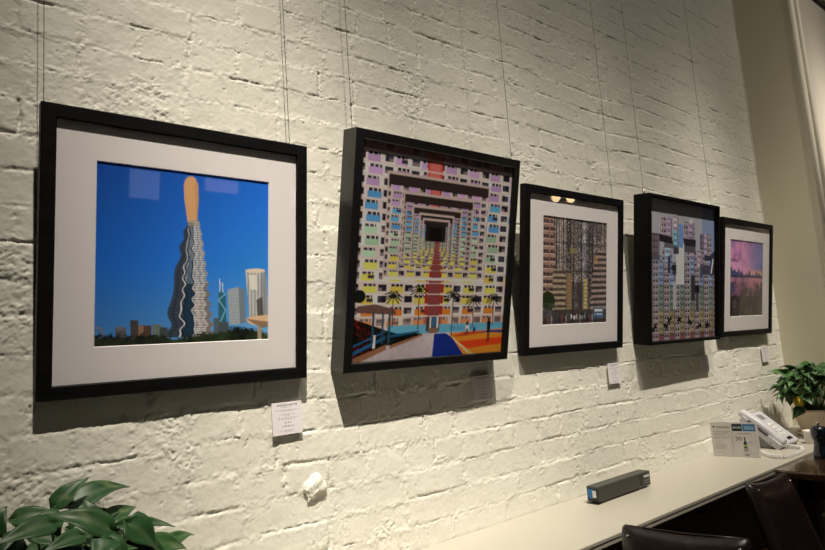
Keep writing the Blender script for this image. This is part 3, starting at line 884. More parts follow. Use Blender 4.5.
# floor, ceiling and the rest of the room
w = MB(); w.box((-3.2, -5.2, -.05), (5.6, .2, 0)); struct(w.build('floor', M['floor']))
w = MB(); w.box((-3.2, -5.2, CEIL), (5.6, .2, CEIL+.06)); struct(w.build('ceiling', M['ceiling']))
w = MB(); w.box((-3.2, -5.2, 0), (5.6, -5.05, CEIL)); struct(w.build('wall_front', M['dark_wall']))
w = MB(); w.box((-3.3, -5.2, 0), (-3.2, .2, CEIL)); struct(w.build('wall_left', M['dark_wall']))
w = MB(); w.box((5.6, -5.2, 0), (5.7, .2, CEIL)); struct(w.build('wall_far_right', M['dark_wall']))
w = MB(); w.box((-3.2, -.235, 0), (XE, -.20, .735)); struct(w.build('wall_lower_panel', M['panel']))

# ------------------------------------------------------------------ ledge
LZ = .76; LY = -.3207
ledge = empty('wall_ledge', (1.2, -.16, LZ-.024))
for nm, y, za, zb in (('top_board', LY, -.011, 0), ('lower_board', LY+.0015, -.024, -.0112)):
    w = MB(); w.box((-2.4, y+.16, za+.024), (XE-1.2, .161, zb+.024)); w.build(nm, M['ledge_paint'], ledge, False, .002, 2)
tag(ledge, 'long white painted ledge running along the foot of the brick wall', 'ledge')
h = MB()
h.tube([(2.0, -.262, .736), (2.0, -.262, .712), (2.0, -.275, .697), (2.0, -.292, .70), (2.0, -.297, .715)], .006, 10)
h.box((1.985, -.285, .731), (2.015, -.24, .736))
h.v = [(x-1.2, y+.16, z-LZ+.024) for x, y, z in h.v]
tag(h.build('bag_hook', M['black_metal'], ledge, True), 'small black bag hook under the front edge')

# ------------------------------------------------------------------ long grey box on the ledge
bx = empty('power_box', (1.850, -.091, LZ), (0, 0, math.radians(.3)))
tag(bx, 'long dark grey metal box lying on the white ledge by the wall', 'box')
L, D, H0, H1 = .306, .044, .006, .053
b = MB(); b.box((-L/2, -D/2, H0), (L/2, D/2, H1)); b.build('case', M['box_grey'], bx, False, .003, 3)
b = MB(); b.box((-L/2-.0014, -D/2+.003, H0+.004), (-L/2-.0002, D/2-.003, H1-.004)); b.build('end_plate', M['black_plastic'], bx)
b = MB(); b.box((-L/2-.0022, -.002, H0+.010), (-L/2-.0014, .017, H1-.008)); tag(b.build('sticker', M['blue'], bx), 'blue end sticker')
b = MB(); b.box((-L/2-.0024, -.014, H0+.014), (-L/2-.0014, -.001, H1-.012)); tag(b.build('sticker', M['white_print'], bx), 'pale end sticker')
for x in (-L/2+.02, L/2-.075):
    b = MB(); b.box((x, -D/2+.004, 0), (x+.055, D/2-.004, H0+.001)); b.build('foot', M['black_plastic'], bx)
b = MB(); b.box((-L/2-.006, -D/2+.001, 0), (-L/2+.02, D/2-.001, .003)); b.build('base_tab', M['black_plastic'], bx)
v = MB()
for r_ in range(4):
    v.box((L/2-.066, -D/2-.0007, .016+.008*r_), (L/2-.046, -D/2+.001, .020+.008*r_))
v.build('vent', M['black_plastic'], bx)
p = MB()
for k in range(4):
    p.box((L/2-.040+.0085*k, -D/2-.0007, .036), (L/2-.034+.0085*k, -D/2+.001, .042))
tag(p.build('marking', M['white_print'], bx), 'row of pale printed marks')
p = MB()
for k in range(4):
    for z in (.016, .024):
        p.box((L/2-.042+.009*k, -D/2-.0007, z), (L/2-.036+.009*k, -D/2+.001, z+.003))
p.build('marking', M['phone_grey'], bx)

# ------------------------------------------------------------------ menu card, two panels
def menu_left():
    A = Art(84, 140, 2); U, V = A.U, A.V
    A.a[:] = (208, 203, 200); r = np.random.default_rng(1)
    A.put(A.poly([(.10, .165), (.17, .09), (.23, .165)]), (52, 48, 52)); A.put(A.rect(.13, .13, .20, .165), (40, 38, 42))
    def words(y, x0, x1, h, c):
        x = x0
        while x < x1:
            e = min(x + .05 + .07*r.random(), x1); A.put(A.rect(x, y, e, y+h) & (np.sin(U*300) > -.6), c); x = e + .025
    words(.125, .30, .92, .05, (70, 62, 62)); words(.20, .30, .80, .014, (150, 140, 136))
    for y, a, b in ((.26, .14, .94), (.29, .14, .82), (.335, .14, .92), (.365, .14, .70), (.42, .14, .96), (.45, .14, .86), (.475, .14, .40), (.55, .16, .48), (.62, .14, .66), (.66, .14, .70), (.70, .14, .70), (.735, .16, .62), (.77, .14, .64), (.87, .20, .56)):
        words(y, a, b, .017, (118, 110, 110))
    return A
GL = {'$': ['0111', '1100', '0110', '0011', '1110', '0100'], '3': ['1110', '0001', '0110', '0001', '0001', '1110'], '0': ['0110', '1001', '1001', '1001', '1001', '0110']}
def menu_right():
    A = Art(96, 140, 2); U, V = A.U, A.V
    A.a[:] = (206, 202, 202); r = np.random.default_rng(2)
    A.put(A.rect(.02, .05, .44, .255), (30, 40, 46)); A.put(A.rect(.46, .05, .97, .255), (58, 112, 164))
    def words(y, x0, x1, h, c):
        x = x0
        while x < x1:
            e = min(x + .05 + .06*r.random(), x1); A.put(A.rect(x, y, e, y+h) & (np.sin(U*240) > -.7), c); x = e + .02
    words(.12, .08, .40, .065, (196, 204, 206)); words(.115, .52, .92, .03, (176, 206, 228)); words(.165, .54, .90, .035, (176, 206, 228))
    words(.31, .26, .74, .03, (110, 108, 116))
    A.put(A.ell(.235, .47, .20, .12) & ~A.ell(.235, .47, .185, .11), (190, 186, 186))
    for j, ch in enumerate('30'):
        for a, row in enumerate(GL[ch]):
            for b, q in enumerate(row):
                if q == '1': A.put(A.rect(.12+.14*j+.028*b, .415+.019*a, .12+.14*j+.028*(b+1)+.002, .415+.019*(a+1)+.001), (58, 56, 64))
    A.put(A.rect(.475, .42, .525, .54) , (30, 40, 50)); A.put(A.poly([(.475, .53), (.525, .53), (.575, .60), (.575, .82), (.425, .82), (.425, .60)]), (34, 48, 52))
    A.put(A.rect(.425, .63, .575, .70), (150, 166, 84)); A.put(A.rect(.44, .74, .56, .80), (176, 176, 176)); A.put(A.rect(.47, .41, .53, .435), (160, 170, 120))
    words(.555, .64, .80, .025, (96, 96, 104)); words(.62, .62, .95, .014, (170, 168, 172)); words(.87, .06, .94, .012, (180, 176, 178))
    A.put(A.rect(.44, .90, .60, .95), (70, 84, 76)); words(.912, .45, .59, .024, (196, 200, 190))
    return A
pA, pB, pC = Vector((2.6154, -.0393, LZ)), Vector((2.631, -.1178, LZ)), Vector((2.6527, -.2058, LZ))
mn = empty('menu_card', (pB.x, pB.y, LZ)); tag(mn, 'white folded menu card with bottle picture standing before the telephone', 'menu')
def menu_panel(a, b, A, nm):
    d = b-a; ang = math.atan2(d.y, d.x)
    o = art_sheet(nm, A, d.length-.001, .139, M['card'], mn, (0, 0, 0), 1.05, .002)
    o.location = a - Vector((pB.x, pB.y, LZ)); o.rotation_euler = (0, 0, ang)
    return o
menu_panel(pA, pB, menu_left(), 'panel')
pr_ = menu_panel(pB, pC, menu_right(), 'panel'); tag(pr_, 'panel with black and blue headers and a bottle picture')
d = (pC-pB).normalized()
s = MB(); n_ = Vector((d.y, -d.x, 0))
q0 = pC - pB + d*.0002; q1 = q0 + d*.0055
s.hexa([q0-n_*.001, q1-n_*.001, q1+n_*.003, q0+n_*.003], [p_ + Vector((0, 0, .139)) for p_ in (q0-n_*.001, q1-n_*.001, q1+n_*.003, q0+n_*.003)])
s.build('edge_strip', M['foam'], mn)
s = MB()
for k in range(10): s.tube([(-.002, .0, .012+.0125*k), (-.0035, -.002, .012+.0125*k)], .0014, 6)
s.build('stitching', M['phone_grey'], mn)

# ------------------------------------------------------------------ telephone
ph = empty('telephone', (2.862, -.044, LZ), (0, 0, math.radians(-90)))
tag(ph, 'light grey desk telephone with handset on the ledge behind the menu card', 'telephone')
# local x runs from the raised back to the low keypad end (towards the room), local -y is the side with the handset
TA = math.radians(39); ca, sa = math.cos(TA), math.sin(TA)
def sl(u, n, y=0.0):
    """u down the sloping face from its top edge, n outwards from the face"""
    return (.022 + u*ca + n*sa, y, .139 - u*sa + n*ca)
def slab(u0, u1, n0, n1, y0, y1):
    q = [sl(u0, n0), sl(u1, n0), sl(u1, n1), sl(u0, n1)]
    return [(p[0], p[2]) for p in q], y0, y1
b = MB(); b.extrude(*slab(0, .192, -.034, 0, 0, .185)); b.build('body', M['phone'], ph, False, .007, 3)
b = MB(); b.extrude([(.035, 0), (.125, 0), (.125, .024), (.035, .098)], .012, .173); b.build('stand', M['phone_grey'], ph, False, .003)
b = MB(); b.extrude(*slab(.030, .125, -.011, -.002, -.0012, .004)); tag(b.build('cradle_slot', M['phone_dark'], ph), 'dark slot under the handset')
b = MB(); c_ = sl(.150, -.024); b.tube([(c_[0], .001, c_[2]), (c_[0], -.0012, c_[2])], .003, 8); b.build('screw', M['phone_dark'], ph)
b = MB(); W_ = .056
st = [(-.022, -.010, .016), (-.014, -.014, .024), (.008, -.012, .026), (.030, -.003, .020), (.070, .002, .019), (.120, .001, .019), (.150, -.008, .023), (.176, -.010, .026), (.186, -.006, .018)]
vs = []
for u, n0, th in st:
    vs += [sl(u, n0, .001), sl(u, n0, .001+W_), sl(u, n0+th, .001+W_-.006), sl(u, n0+th, .007)]
fs = [(i*4+k, i*4+(k+1) % 4, (i+1)*4+(k+1) % 4, (i+1)*4+k) for i in range(len(st)-1) for k in range(4)] + [(3, 2, 1, 0), tuple(range((len(st)-1)*4, len(st)*4))]
b.add(vs, fs)
hsb = b.build('handset', M['phone'], ph, True, .006, 3)
b = MB()
for i in range(4):
    for j in range(3):
        b.extrude(*slab(.075+.020*i, .087+.020*i, -.001, .003, .070+.024*j, .086+.024*j))
b.build('keypad', M['white_plastic'], ph)
b = MB(); b.extrude(*slab(.020, .050, -.001, .0012, .072, .140)); b.build('display', M['phone_grey'], ph)
b = MB()
for j in range(2): b.extrude(*slab(.163, .176, -.001, .004, .100+.024*j, .117+.024*j))
tag(b.build('function_keys', M['phone_dark'], ph), 'dark function keys')
# coiled cord from the handset foot back to the body, lying on the ledge
pts = []
ctrl = [Vector(c) for c in ((2.872, -.196, LZ+.016), (2.915, -.232, LZ+.009), (2.872, -.283, LZ+.0085), (2.77, -.300, LZ+.0085), (2.68, -.288, LZ+.0085), (2.672, -.240, LZ+.0085), (2.73, -.18, LZ+.0085), (2.80, -.115, LZ+.0085), (2.865, -.10, LZ+.012))]
def cat(t):
    n = len(ctrl)-1; i = min(int(t*n), n-1); f = t*n - i
    p0, p1, p2, p3 = ctrl[max(i-1, 0)], ctrl[i], ctrl[i+1], ctrl[min(i+2, n)]
    return .5*((2*p1) + (p2-p0)*f + (2*p0-5*p1+4*p2-p3)*f*f + (3*p1-p0-3*p2+p3)*f**3)
NT = 900; turns = 62
prev = None
for k in range(NT+1):
    t = k/NT; c = cat(t); dd = (cat(min(t+.002, 1)) - cat(max(t-.002, 0))).normalized()
    a = dd.cross(Vector((0, 0, 1))).normalized(); u_ = a.cross(dd)
    th = 2*PI*turns*t
    pts.append(c + a*math.cos(th)*.0062 + u_*math.sin(th)*.0062)
b = MB(); b.tube(pts, .0018, 6)
cord = b.build('coiled_cord', M['white_plastic'], None, True)
cord.parent = ph; bpy.context.view_layer.update(); cord.matrix_parent_inverse = ph.matrix_world.inverted()

# ------------------------------------------------------------------ plants
def leaf(mb, cols, base, tip, width, normal, droop=.2, fold=.25, col=None, ns=9, twist=0.0, curl=0.0):
    base, tip = Vector(base), Vector(tip); ax = tip-base; Ln = ax.length; d = ax.normalized()
    nrm = Vector(normal); nrm = (nrm - d*nrm.dot(d)).normalized(); sd = d.cross(nrm)
    rows = []
    nc = 7
    g = col
    for i in range(ns+1):
        t = i/ns
        w = width*.54*(math.sin(PI*min(1, t**.52))**.85)*(1.1-.45*t) if 0 < t < 1 else .0006
        bend = nrm*(math.sin(PI*t)*droop*Ln - curl*Ln*t*t)
        row = []
        for j in range(nc):
            s = (j/(nc-1))*2-1
            back = -.13*Ln*(abs(s)**1.5)*max(0, 1-t*4)        # heart-shaped shoulders
            p = base + d*(Ln*t + back) + bend + sd*(s*w) + nrm*(fold*w*abs(s)**1.3 + .06*w*math.sin(9*t + 3*s))
            row.append(p)
            vein = .22*math.exp(-(s/.10)**2)
            streak = max(0, math.sin(17*s + 9*t + g[3]*20)*math.sin(6*t + g[3]*31) - .55)*g[4]
            edge = .5*g[4]*max(0, abs(s)-.8)
            c = [g[k] + (vein*.5 + streak)*((.34, .40, .20)[k]-g[k]) + edge*((.45, .47, .28)[k]-g[k]) for k in range(3)]
            cols.append((*c, 1))
        rows.append(row)
    vs = [p for r_ in rows for p in r_]
    fs = [(i*nc+j, i*nc+j+1, (i+1)*nc+j+1, (i+1)*nc+j) for i in range(ns) for j in range(nc-1)]
    mb.add(vs, fs)

def leaf_mesh(mb, cols, parent):
    o = mb.build('foliage', M['leaf'], parent, True, fix=False)
    at = o.data.color_attributes.new('leaf', 'FLOAT_COLOR', 'POINT')
    at.data.foreach_set('color', np.array(cols, np.float32).ravel())
    s = o.modifiers.new('thickness', 'SOLIDIFY'); s.thickness = .0007
    return o

def green(r, bright=1.0, var=.4):
    k = r.random()
    return (.015+.050*k*bright, .058+.105*k*bright, .019+.020*k*bright, r.random(), var*r.random())

def pot_mesh(root, prof, m, soil_r, soil_z, name='pot'):
    p = MB(); p.lathe(prof, 40); p.build(name, m, root, True)
    s = MB(); s.lathe([(soil_r*.1, soil_z-.004), (soil_r, soil_z-.004), (soil_r, soil_z), (soil_r*.5, soil_z+.004), (.001, soil_z+.005)], 24); s.build('soil', M['soil'], root, True)

# right plant in the beige pot
PX = Vector((3.335, -.195, LZ))
rp = empty('potted_pothos', PX); tag(rp, 'leafy green plant in a beige pot at the far right end of the ledge', 'plant')
pot_mesh(rp, [(.066, .008), (.070, .012), (.088, .085), (.094, .105), (.098, .108), (.098, .122), (.092, .122), (.086, .100), (.02, .098)], M['pot'], .085, .104)
s = MB(); s.lathe([(.070, 0), (.090, .004), (.098, .018), (.094, .018), (.085, .0078), (.01, .0076)], 40); s.build('saucer', M['pot'], rp, True)
r = random.Random(5); mb = MB(); cols = []; stm = MB()
lim_x = XE - .02 - PX.x
for k in range(220):
    th = r.uniform(0, 2*PI); ph_ = r.uniform(-.35, 1.45)
    rad = r.uniform(.75, 1.0)
    c = Vector((.150*math.cos(th)*math.cos(ph_), .130*math.sin(th)*math.cos(ph_), .215 + .105*math.sin(ph_)))*1.0
    c = Vector((c.x*rad, c.y*rad, .19 + (c.z-.19)*rad))
    out = Vector((math.cos(th), math.sin(th), -.35 + .5*math.sin(ph_))).normalized()
    if c.z < .12 and math.hypot(c.x, c.y) < .11: continue
    ln = r.uniform(.044, .072)
    tipv = c + (out + Vector((r.uniform(-.6, .6), r.uniform(-.6, .6), r.uniform(-.9, .25)))).normalized()*ln
    for q in (c, tipv):
        q.x = min(q.x, lim_x); q.y = min(q.y, .165)
    if (tipv-c).length < .03: continue
    leaf(mb, cols, c, tipv, ln*r.uniform(.62, .85), out + Vector((r.uniform(-.5, .5), r.uniform(-.5, .5), .9)), r.uniform(.05, .2), .25, green(r, .75, .95), 7)
    if k % 3 == 0: stm.tube([(c.x*.25, c.y*.25, .10), (c.x*.7, c.y*.7, (c.z+.12)*.58), tuple(c)], .0016, 5)
# trailing tip at the wall side and the yellowed leaf over the pot
for bs, tp in (((-.10, .06, .20), (-.175, .10, .185)), ((-.06, .08, .28), (-.13, .14, .305)), ((-.11, .02, .13), (-.15, .05, .085)), ((-.03, -.02, .32), (-.10, .02, .325)), ((-.02, -.08, .14), (-.07, -.10, .075))):
    leaf(mb, cols, bs, tp, .045, (-.5, -.5, .8), .1, .3, green(r, 1.2, .8), 7)
leaf(mb, cols, (-.100, .034, .178), (-.112, .030, .108), .044, (-.8, -.6, .2), .05, .2, (.62, .44, .045, .3, .2), 7)
leaf_mesh(mb, cols, rp); stm.build('stems', M['stem'], rp, True)

# left plant in the foreground, rising from a pot on the ledge
PL = Vector((.20, -.170, LZ))
lp = empty('potted_pothos', PL); tag(lp, 'green variegated plant with pointed leaves at the bottom left of the wall', 'plant')
pot_mesh(lp, [(.062, 0), (.066, .004), (.084, .105), (.09, .11), (.09, .128), (.084, .128), (.080, .112), (.02, .110)], M['pot_dark'], .079, .116)
LEAVES = [
    ((-0.0113, 0.01, 0.3101), (0.0407, 0.02, 0.3455), 0.0334),
    ((0.0138, 0.03, 0.3038), (0.12, 0.07, 0.3137), 0.0441),
    ((0.0661, 0.04, 0.2585), (0.1369, 0.09, 0.2741), 0.0369),
    ((0.052, -0.07, 0.272), (-0.0355, -0.05, 0.3132), 0.0411),
    ((-0.0652, 0.03, 0.2984), (-0.0013, 0.01, 0.3018), 0.0318),
    ((-0.1026, -0.01, 0.2939), (-0.0802, -0.01, 0.327), 0.0499),
    ((0.0885, 0.02, 0.2568), (0.209, 0.09, 0.2206), 0.0263),
    ((0.0888, -0.03, 0.2681), (0.1392, -0.03, 0.2144), 0.0506),
    ((0.1593, 0.05, 0.1908), (0.2486, 0.1, 0.1989), 0.0297),
    ((0.0047, -0.11, 0.2809), (-0.0495, -0.13, 0.2768), 0.0286),
    ((-0.0311, -0.09, 0.3026), (-0.1039, -0.11, 0.2942), 0.0361),
    ((0.041, -0.02, 0.2692), (0.029, 0.0, 0.3161), 0.0350),
    ((0.1343, 0.01, 0.2147), (0.2081, 0.04, 0.1843), 0.0409),
    ((0.0388, -0.09, 0.2562), (0.0791, -0.1, 0.226), 0.0405),
    ((-0.0432, -0.03, 0.2868), (-0.0094, -0.07, 0.2597), 0.0380),
    ((-0.0711, -0.09, 0.2895), (-0.1005, -0.1, 0.2769), 0.0396),
    ((0.0031, -0.03, 0.2763), (0.0563, -0.05, 0.24), 0.0383),
    ((-0.0108, -0.03, 0.2945), (-0.0641, -0.03, 0.2915), 0.0381),
    ((0.0459, 0.04, 0.2712), (0.0984, 0.06, 0.2704), 0.0326),
    ((0.0914, -0.03, 0.2324), (0.1586, -0.02, 0.1962), 0.0431),
    ((-0.0046, -0.11, 0.2704), (-0.0397, -0.13, 0.2542), 0.0430),
    ((0.0473, -0.09, 0.2616), (0.0152, -0.11, 0.2443), 0.0442),
]
r = random.Random(3); mb = MB(); cols = []; stm = MB()
for bs, tp, wd in LEAVES:
    nrm = Vector((r.uniform(-.3, .1), -.75, .75))
    leaf(mb, cols, bs, tp, wd*.98, nrm, r.uniform(.04, .14), .22, green(r, .22, .7), 10, 0, r.uniform(0, .12))
    stm.tube([(bs[0]*.3, bs[1]*.3, .115), (bs[0]*.75, bs[1]*.75, .115+(bs[2]-.115)*.65), bs], .0017, 6)
for k in range(46):                      # lower leaves filling the crown
    th = r.uniform(0, 2*PI); rad = r.uniform(.03, .12)
    c = Vector((rad*math.cos(th), rad*math.sin(th)*.8, r.uniform(.15, .255) - .35*max(0, rad*math.cos(th)-.03)))
    out = Vector((math.cos(th), math.sin(th), r.uniform(-.7, .3))).normalized()
    ln = r.uniform(.06, .09); tp = c + out*ln
    tp.y = min(tp.y, .155)
    leaf(mb, cols, c, tp, ln*r.uniform(.5, .7), (0, -.4, .9), r.uniform(.05, .2), .22, green(r, .18, .6), 8)
    if k % 2 == 0: stm.tube([(c.x*.2, c.y*.2, .115), tuple(c)], .0016, 5)
leaf_mesh(mb, cols, lp); stm.build('stems', M['stem'], lp, True)

# ------------------------------------------------------------------ dining table, pepper mill, cup
TZ = .755; TX0, TX1, TY0, TY1 = 2.478, 3.30, -1.05, LY-.004
tb = empty('dining_table', ((TX0+TX1)/2, (TY0+TY1)/2, 0)); tag(tb, 'dark polished wooden dining table pushed against the white ledge', 'table')
cx, cy = (TX0+TX1)/2, (TY0+TY1)/2
b = MB(); b.box((TX0-cx, TY0-cy, TZ-.028), (TX1-cx, TY1-cy, TZ)); b.build('tabletop', M['table_wood'], tb, False, .006, 3)
b = MB()
x0, x1, y0, y1 = TX0-cx+.06, TX1-cx-.06, TY0-cy+.06, TY1-cy-.05
for a, c in (((x0, y0), (x1, y0+.02)), ((x0, y1-.02), (x1, y1)), ((x0, y0), (x0+.02, y1)), ((x1-.02, y0), (x1, y1))):
    b.box((a[0], a[1], TZ-.10), (c[0], c[1], TZ-.0275))
b.build('apron', M['chair_wood'], tb)
for sx in (x0, x1-.05):
    for sy in (y0, y1-.05):
        b = MB(); b.box((sx, sy, 0), (sx+.05, sy+.05, TZ-.0275)); b.build('leg', M['chair_wood'], tb, False, .003)

ml = empty('pepper_mill', (2.775, -.387, TZ)); ml.scale = (.88, .88, .95); tag(ml, 'dark navy turned pepper mill standing on the dining table edge', 'pepper mill')
b = MB(); b.lathe([(.033, 0), (.034, .004), (.034, .022), (.031, .030), (.0275, .045), (.024, .062), (.0245, .070), (.029, .080), (.0295, .083)], 36); b.build('body', M['mill'], ml, True)
b = MB(); b.lathe([(.0295, .084), (.032, .088), (.033, .098), (.0335, .112), (.030, .122), (.022, .128), (.010, .130)], 36); b.build('head', M['mill'], ml, True)
b = MB(); b.lathe([(.004, .129), (.004, .134), (.0065, .137), (.007, .141), (.005, .145), (.001, .146)], 20); tag(b.build('knob', M['steel'], ml, True), 'small metal knob')

cp = empty('cup', (3.075, -.245, LZ)); tag(cp, 'small white cup tucked behind the dark pepper mill', 'cup')
b = MB(); b.lathe([(.017, 0), (.020, .003), (.024, .048), (.025, .055), (.0235, .055), (.022, .045), (.017, .006), (.002, .005)], 32); b.build('bowl', M['cup'], cp, True)
b = MB(); b.tube([(.023, 0, .044), (.034, 0, .041), (.037, 0, .030), (.033, 0, .018), (.020, 0, .014)], .0032, 8); b.build('handle', M['cup'], cp, True)

# ------------------------------------------------------------------ chairs
def chair(loc, rz, label, wt, wb, ht, lean):
    """local: the seat looks along +x, the back stands at x = 0 and leans to -x"""
    c = empty('leather_chair', loc, (0, 0, rz)); tag(c, label, 'chair', 'brown leather dining chairs')
    sh = .45; W = .40
    # padded back: a grid bulged front and rear, edges rounded
    mb = MB(); n, m = 13, 11
    for side in (1, -1):
        vs = []; fs = []
        for i in range(m):
            for j in range(n):
                t = i/(m-1); s = j/(n-1)*2-1
                hw = (wb + (wt-wb)*t)/2
                z = sh+.02 + (ht-sh-.02)*t + (-.012*(1-abs(s)**2.2) + .004)*t**6
                e = max(0, 1-abs(s)**6)*max(0, 1-abs(2*t-1)**8)
                x = -lean*(z-sh) + side*(.010 + .016*e**.5) + .002*math.sin(7*s+9*t)*e
                vs.append((x, s*hw, z))
        for i in range(m-1):
            for j in range(n-1): fs.append((i*n+j, i*n+j+1, (i+1)*n+j+1, (i+1)*n+j))
        mb.add(vs, fs)
    o = n*m
    rim = [(0, j) for j in range(n)] + [(i, n-1) for i in range(1, m)] + [(m-1, j) for j in range(n-2, -1, -1)] + [(i, 0) for i in range(m-2, 0, -1)]
    for k in range(len(rim)):
        a, b2 = rim[k], rim[(k+1) % len(rim)]
        mb.add([], [])
        mb.f.append((a[0]*n+a[1], b2[0]*n+b2[1], o+b2[0]*n+b2[1], o+a[0]*n+a[1]))
    bk = mb.build('backrest', M['leather'], c, True, 0, 2, 1)
    pp = MB(); zt = ht - .001
    pp.tube([(-lean*(zt-sh)-.010, -wt/2+.006, zt-.004), (-lean*(zt-sh)-.011, -wt/4, zt-.0065), (-lean*(zt-sh)-.011, 0, zt-.0085), (-lean*(zt-sh)-.011, wt/4, zt-.0065), (-lean*(zt-sh)-.010, wt/2-.006, zt-.004)], .0026, 8)
    pp.build('piping', M['leather'], bk, True)
    for s in (-1, 1):
        for sd in (-1, 1):
            st = MB(); st.lathe([(.0045, 0), (.0035, .002), (.001, .003)], 10)
            st.v = [(-lean*(ht-.02-sh) + sd*(.0185 + z), s*(wt/2-.022)+x, ht-.022+y) for x, y, z in st.v]
            st.build('stud', M['steel'], bk, True)
    b = MB(); b.box((-.01, -W/2, sh-.05), (.40, W/2, sh+.02)); b.build('seat', M['leather'], c, False, .022, 4)
    for x in (.0, .36):
        for y in (-W/2+.005, W/2-.04):
            b = MB(); q = .012 if x > .1 else -.03
            b.hexa([(x+q, y+.004, 0), (x+q+.028, y+.004, 0), (x+q+.028, y+.031, 0), (x+q, y+.031, 0)], [(x, y, sh-.045), (x+.036, y, sh-.045), (x+.036, y+.036, sh-.045), (x, y+.036, sh-.045)])
            b.build('leg', M['chair_wood'], c)
    b = MB()
    for y in (-W/2+.022, W/2-.022): b.box((.01, y-.01, .16), (.37, y+.01, .185))
    b.box((.18, -W/2+.022, .163), (.20, W/2-.022, .182)); b.build('stretcher', M['chair_wood'], c)
    return c
# nearer chair: back top runs from (1.39,-.39) to (1.46,-.68), seat towards -x
P0, P1 = Vector((1.391, -.393, 0)), Vector((1.458, -.678, 0))
wd = (P1-P0).length; ax = (P1-P0).normalized(); fwd = Vector((ax.y, -ax.x, 0))
mid = (P0+P1)/2 + fwd*(.10*.36)
chair((mid.x, mid.y, 0), math.atan2(fwd.y, fwd.x), 'dark brown leather chair nearest the viewer, its shiny back top below the grey box', wd, wd+.02, .815, .10)
P0, P1 = Vector((2.050, -.416, 0)), Vector((2.268, -.442, 0))
ax = (P1-P0).normalized(); fwd = Vector((ax.y, -ax.x, 0))
mid = (P0+P1)/2 + fwd*(.30*.345)
chair((mid.x, mid.y, 0), math.atan2(fwd.y, fwd.x), 'dark leather chair standing between the white ledge and the dining table corner', (P1-P0).length+.01, .27, .795, .30)

# ------------------------------------------------------------------ windows and lamps of the room behind the viewer (seen in the picture glass)
def room_window(n, x0, x1, z0, z1, m):
    b = MB(); t = .03
    for a, c in (((x0-t, z0-t), (x1+t, z0)), ((x0-t, z1), (x1+t, z1+t)), ((x0-t, z0), (x0, z1)), ((x1, z0), (x1+t, z1))):
        b.box((a[0], -5.05, a[1]), (c[0], -5.02, c[1]))
    f = struct(b.build('window_%d' % n, M['trim_paint']))
    g = MB(); g.box((x0, -5.049, z0), (x1, -5.04, z1)); g.build('pane', m, f)
room_window(1, 1.58, 1.86, 1.93, 2.20, M['pane_cool'])
room_window(2, 2.30, 2.66, 2.07, 2.20, M['pane_warm'])
room_window(3, 3.30, 3.62, 2.02, 2.22, M['pane_white'])
def pendant(x, y, z, lab):
    c = empty('pendant_lamp', (x, y, z)); tag(c, lab, 'lamp', 'pendant lamps behind the viewer')
    b = MB(); b.tube([(0, 0, .09), (0, 0, CEIL-z)], .003, 6); b.build('cord', M['black_plastic'], c, True)
    b = MB(); b.lathe([(.02, .09), (.03, .08), (.09, .0), (.088, 0), (.028, .076), (.01, .082)], 24); b.build('shade', M['black_metal'], c, True)
    b = MB(); b.lathe([(.002, -.085), (.03, -.076), (.048, -.045), (.050, -.03), (.04, .0), (.018, .03), (.012, .05)], 20); b.build('bulb', M['lamp_on'], c, True)
pendant(5.05, -2.80, 2.06, 'black shaded pendant lamp with warm bulb, farther one')
pendant(5.05, -2.62, 2.06, 'black shaded pendant lamp with warm bulb, nearer one')

# ------------------------------------------------------------------ gallery spotlights on a ceiling track
TRY, TRZ = -1.25, 3.98
trk = MB(); trk.box((-1.2, TRY-.018, TRZ+.055), (4.2, TRY+.018, TRZ+.085))
for x in (-1.0, 1.5, 4.0): trk.box((x-.01, TRY-.01, TRZ+.085), (x+.01, TRY+.01, CEIL+.001))
tag(trk.build('light_track', M['black_metal']), 'black ceiling track carrying the gallery spotlights', 'track')
BEAM, SPILL = math.radians(10.7), .035
def beam_nodes(l, axis):
    """photometric distribution of the lamp: a narrow bell round its axis with a weak wide spill"""
    l.use_nodes = True; nt = l.node_tree; N = nt.nodes.new; K = nt.links.new
    def M1(op, a, b=None):
        n = N('ShaderNodeMath'); n.operation = op
        for i, v in enumerate((a, b)):
            if v is None: continue
            if isinstance(v, (int, float)): n.inputs[i].default_value = v
            else: K(v, n.inputs[i])
        return n.outputs[0]
    g = N('ShaderNodeNewGeometry'); d = N('ShaderNodeVectorMath'); d.operation = 'DOT_PRODUCT'
    K(g.outputs['Incoming'], d.inputs[0]); d.inputs[1].default_value = axis
    ang = M1('ARCCOSINE', M1('MINIMUM', M1('ABSOLUTE', d.outputs['Value']), 1.0))
    def bell(w, k): return M1('MULTIPLY', M1('EXPONENT', M1('MULTIPLY', M1('POWER', M1('DIVIDE', ang, w), 2.0), -1.0)), k)
    K(M1('ADD', bell(BEAM, 1.0), bell(math.radians(34), SPILL)), nt.nodes['Emission'].inputs['Strength'])
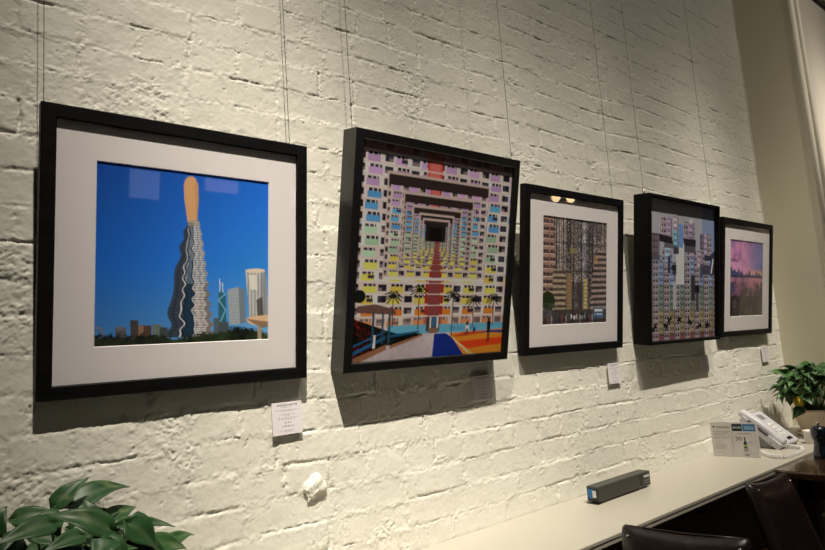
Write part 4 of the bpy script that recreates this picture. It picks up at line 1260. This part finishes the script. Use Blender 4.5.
def spot(x, tx, tz, power, size=150, radius=.02, col=(1, .915, .77), ty=0.0):
    src = Vector((x, TRY, TRZ-.03)); d = (Vector((tx, ty, tz))-src).normalized()
    root = empty('track_spotlight', (x, TRY, TRZ)); tag(root, 'black track spotlight aimed at the picture wall', 'spotlight', 'gallery track spotlights')
    b = MB(); b.tube([(0, 0, .055), (0, 0, -.01)], .008, 8); b.build('arm', M['black_metal'], root, True)
    b = MB(); p0 = Vector((0, 0, -.03)) - d*.075; p1 = Vector((0, 0, -.03)) - d*.008
    b.tube([p0, p0 + (p1-p0)*.15, p1], [.022, .03, .034], 20); b.build('head', M['black_metal'], root, True)
    l = bpy.data.lights.new('spot_beam', 'SPOT'); l.energy = power; l.color = col; l.spot_size = math.radians(size); l.spot_blend = .3; l.shadow_soft_size = radius
    beam_nodes(l, d)
    o = bpy.data.objects.new('spot_beam', l); COL.objects.link(o); o.parent = root
    o.location = (0, 0, -.03) ; o.rotation_euler = d.to_track_quat('-Z', 'Y').to_euler()
    return root
PW = 450.0
spot(.20, .80, .90, 1.7*PW)
spot(1.46, 1.46, .84, 1.0*PW)
spot(1.98, 2.20, .82, .76*PW)
spot(2.88, 2.98, .90, 1.05*PW)
spot(3.45, 4.20, 1.1, 2.4*PW, ty=-.3)

# added fill: two unseen area lamps under the ceiling lift the shadows
def fill_light(x, y, sx, sy, power):
    root = empty('added_fill_light', (x, y, CEIL-.01)); tag(root, 'flat fill panel added out of view above the room', 'fill light', 'added fill lights')
    b = MB(); b.box((-sx/2, -sy/2, -.03), (sx/2, sy/2, .009)); b.build('fill_housing', M['trim_paint'], root)
    l = bpy.data.lights.new('fill_area', 'AREA'); l.shape = 'RECTANGLE'; l.size = sx; l.size_y = sy; l.energy = power; l.color = (1, .88, .72)
    o = bpy.data.objects.new('fill_area', l); COL.objects.link(o); o.parent = root; o.location = (0, 0, -.035)
fill_light(.6, -3.0, 1.2, .5, 1.6)
fill_light(3.2, -3.0, 1.2, .5, 1.2)

wd_ = bpy.data.worlds.new('World'); SC.world = wd_; wd_.use_nodes = True
wd_.node_tree.nodes['Background'].inputs[0].default_value = (.9, .85, .75, 1)
wd_.node_tree.nodes['Background'].inputs[1].default_value = .006

# ------------------------------------------------------------------ camera
cam = bpy.data.cameras.new('camera'); co = bpy.data.objects.new('camera', cam); COL.objects.link(co)
cam.sensor_width = 36; cam.lens = 620/825*36; cam.clip_start = .02
yaw, pitch, roll = math.radians(39.2581), math.radians(7.1010), math.radians(-4.0733)
f = Vector((math.sin(yaw)*math.cos(pitch), math.cos(yaw)*math.cos(pitch), math.sin(pitch)))
rt = Vector((math.cos(yaw), -math.sin(yaw), 0)); up = rt.cross(f)
r2 = rt*math.cos(roll) + up*math.sin(roll); u2 = -rt*math.sin(roll) + up*math.cos(roll)
co.matrix_world = Matrix(((r2.x, u2.x, -f.x, 0), (r2.y, u2.y, -f.y, -1.345), (r2.z, u2.z, -f.z, 1.2754), (0, 0, 0, 1)))
SC.camera = co
SC.view_settings.view_transform = 'Standard'; SC.view_settings.look = 'None'
SC.view_settings.gamma = 1; SC.view_settings.use_curve_mapping = False
SC.view_settings.exposure = 0.0
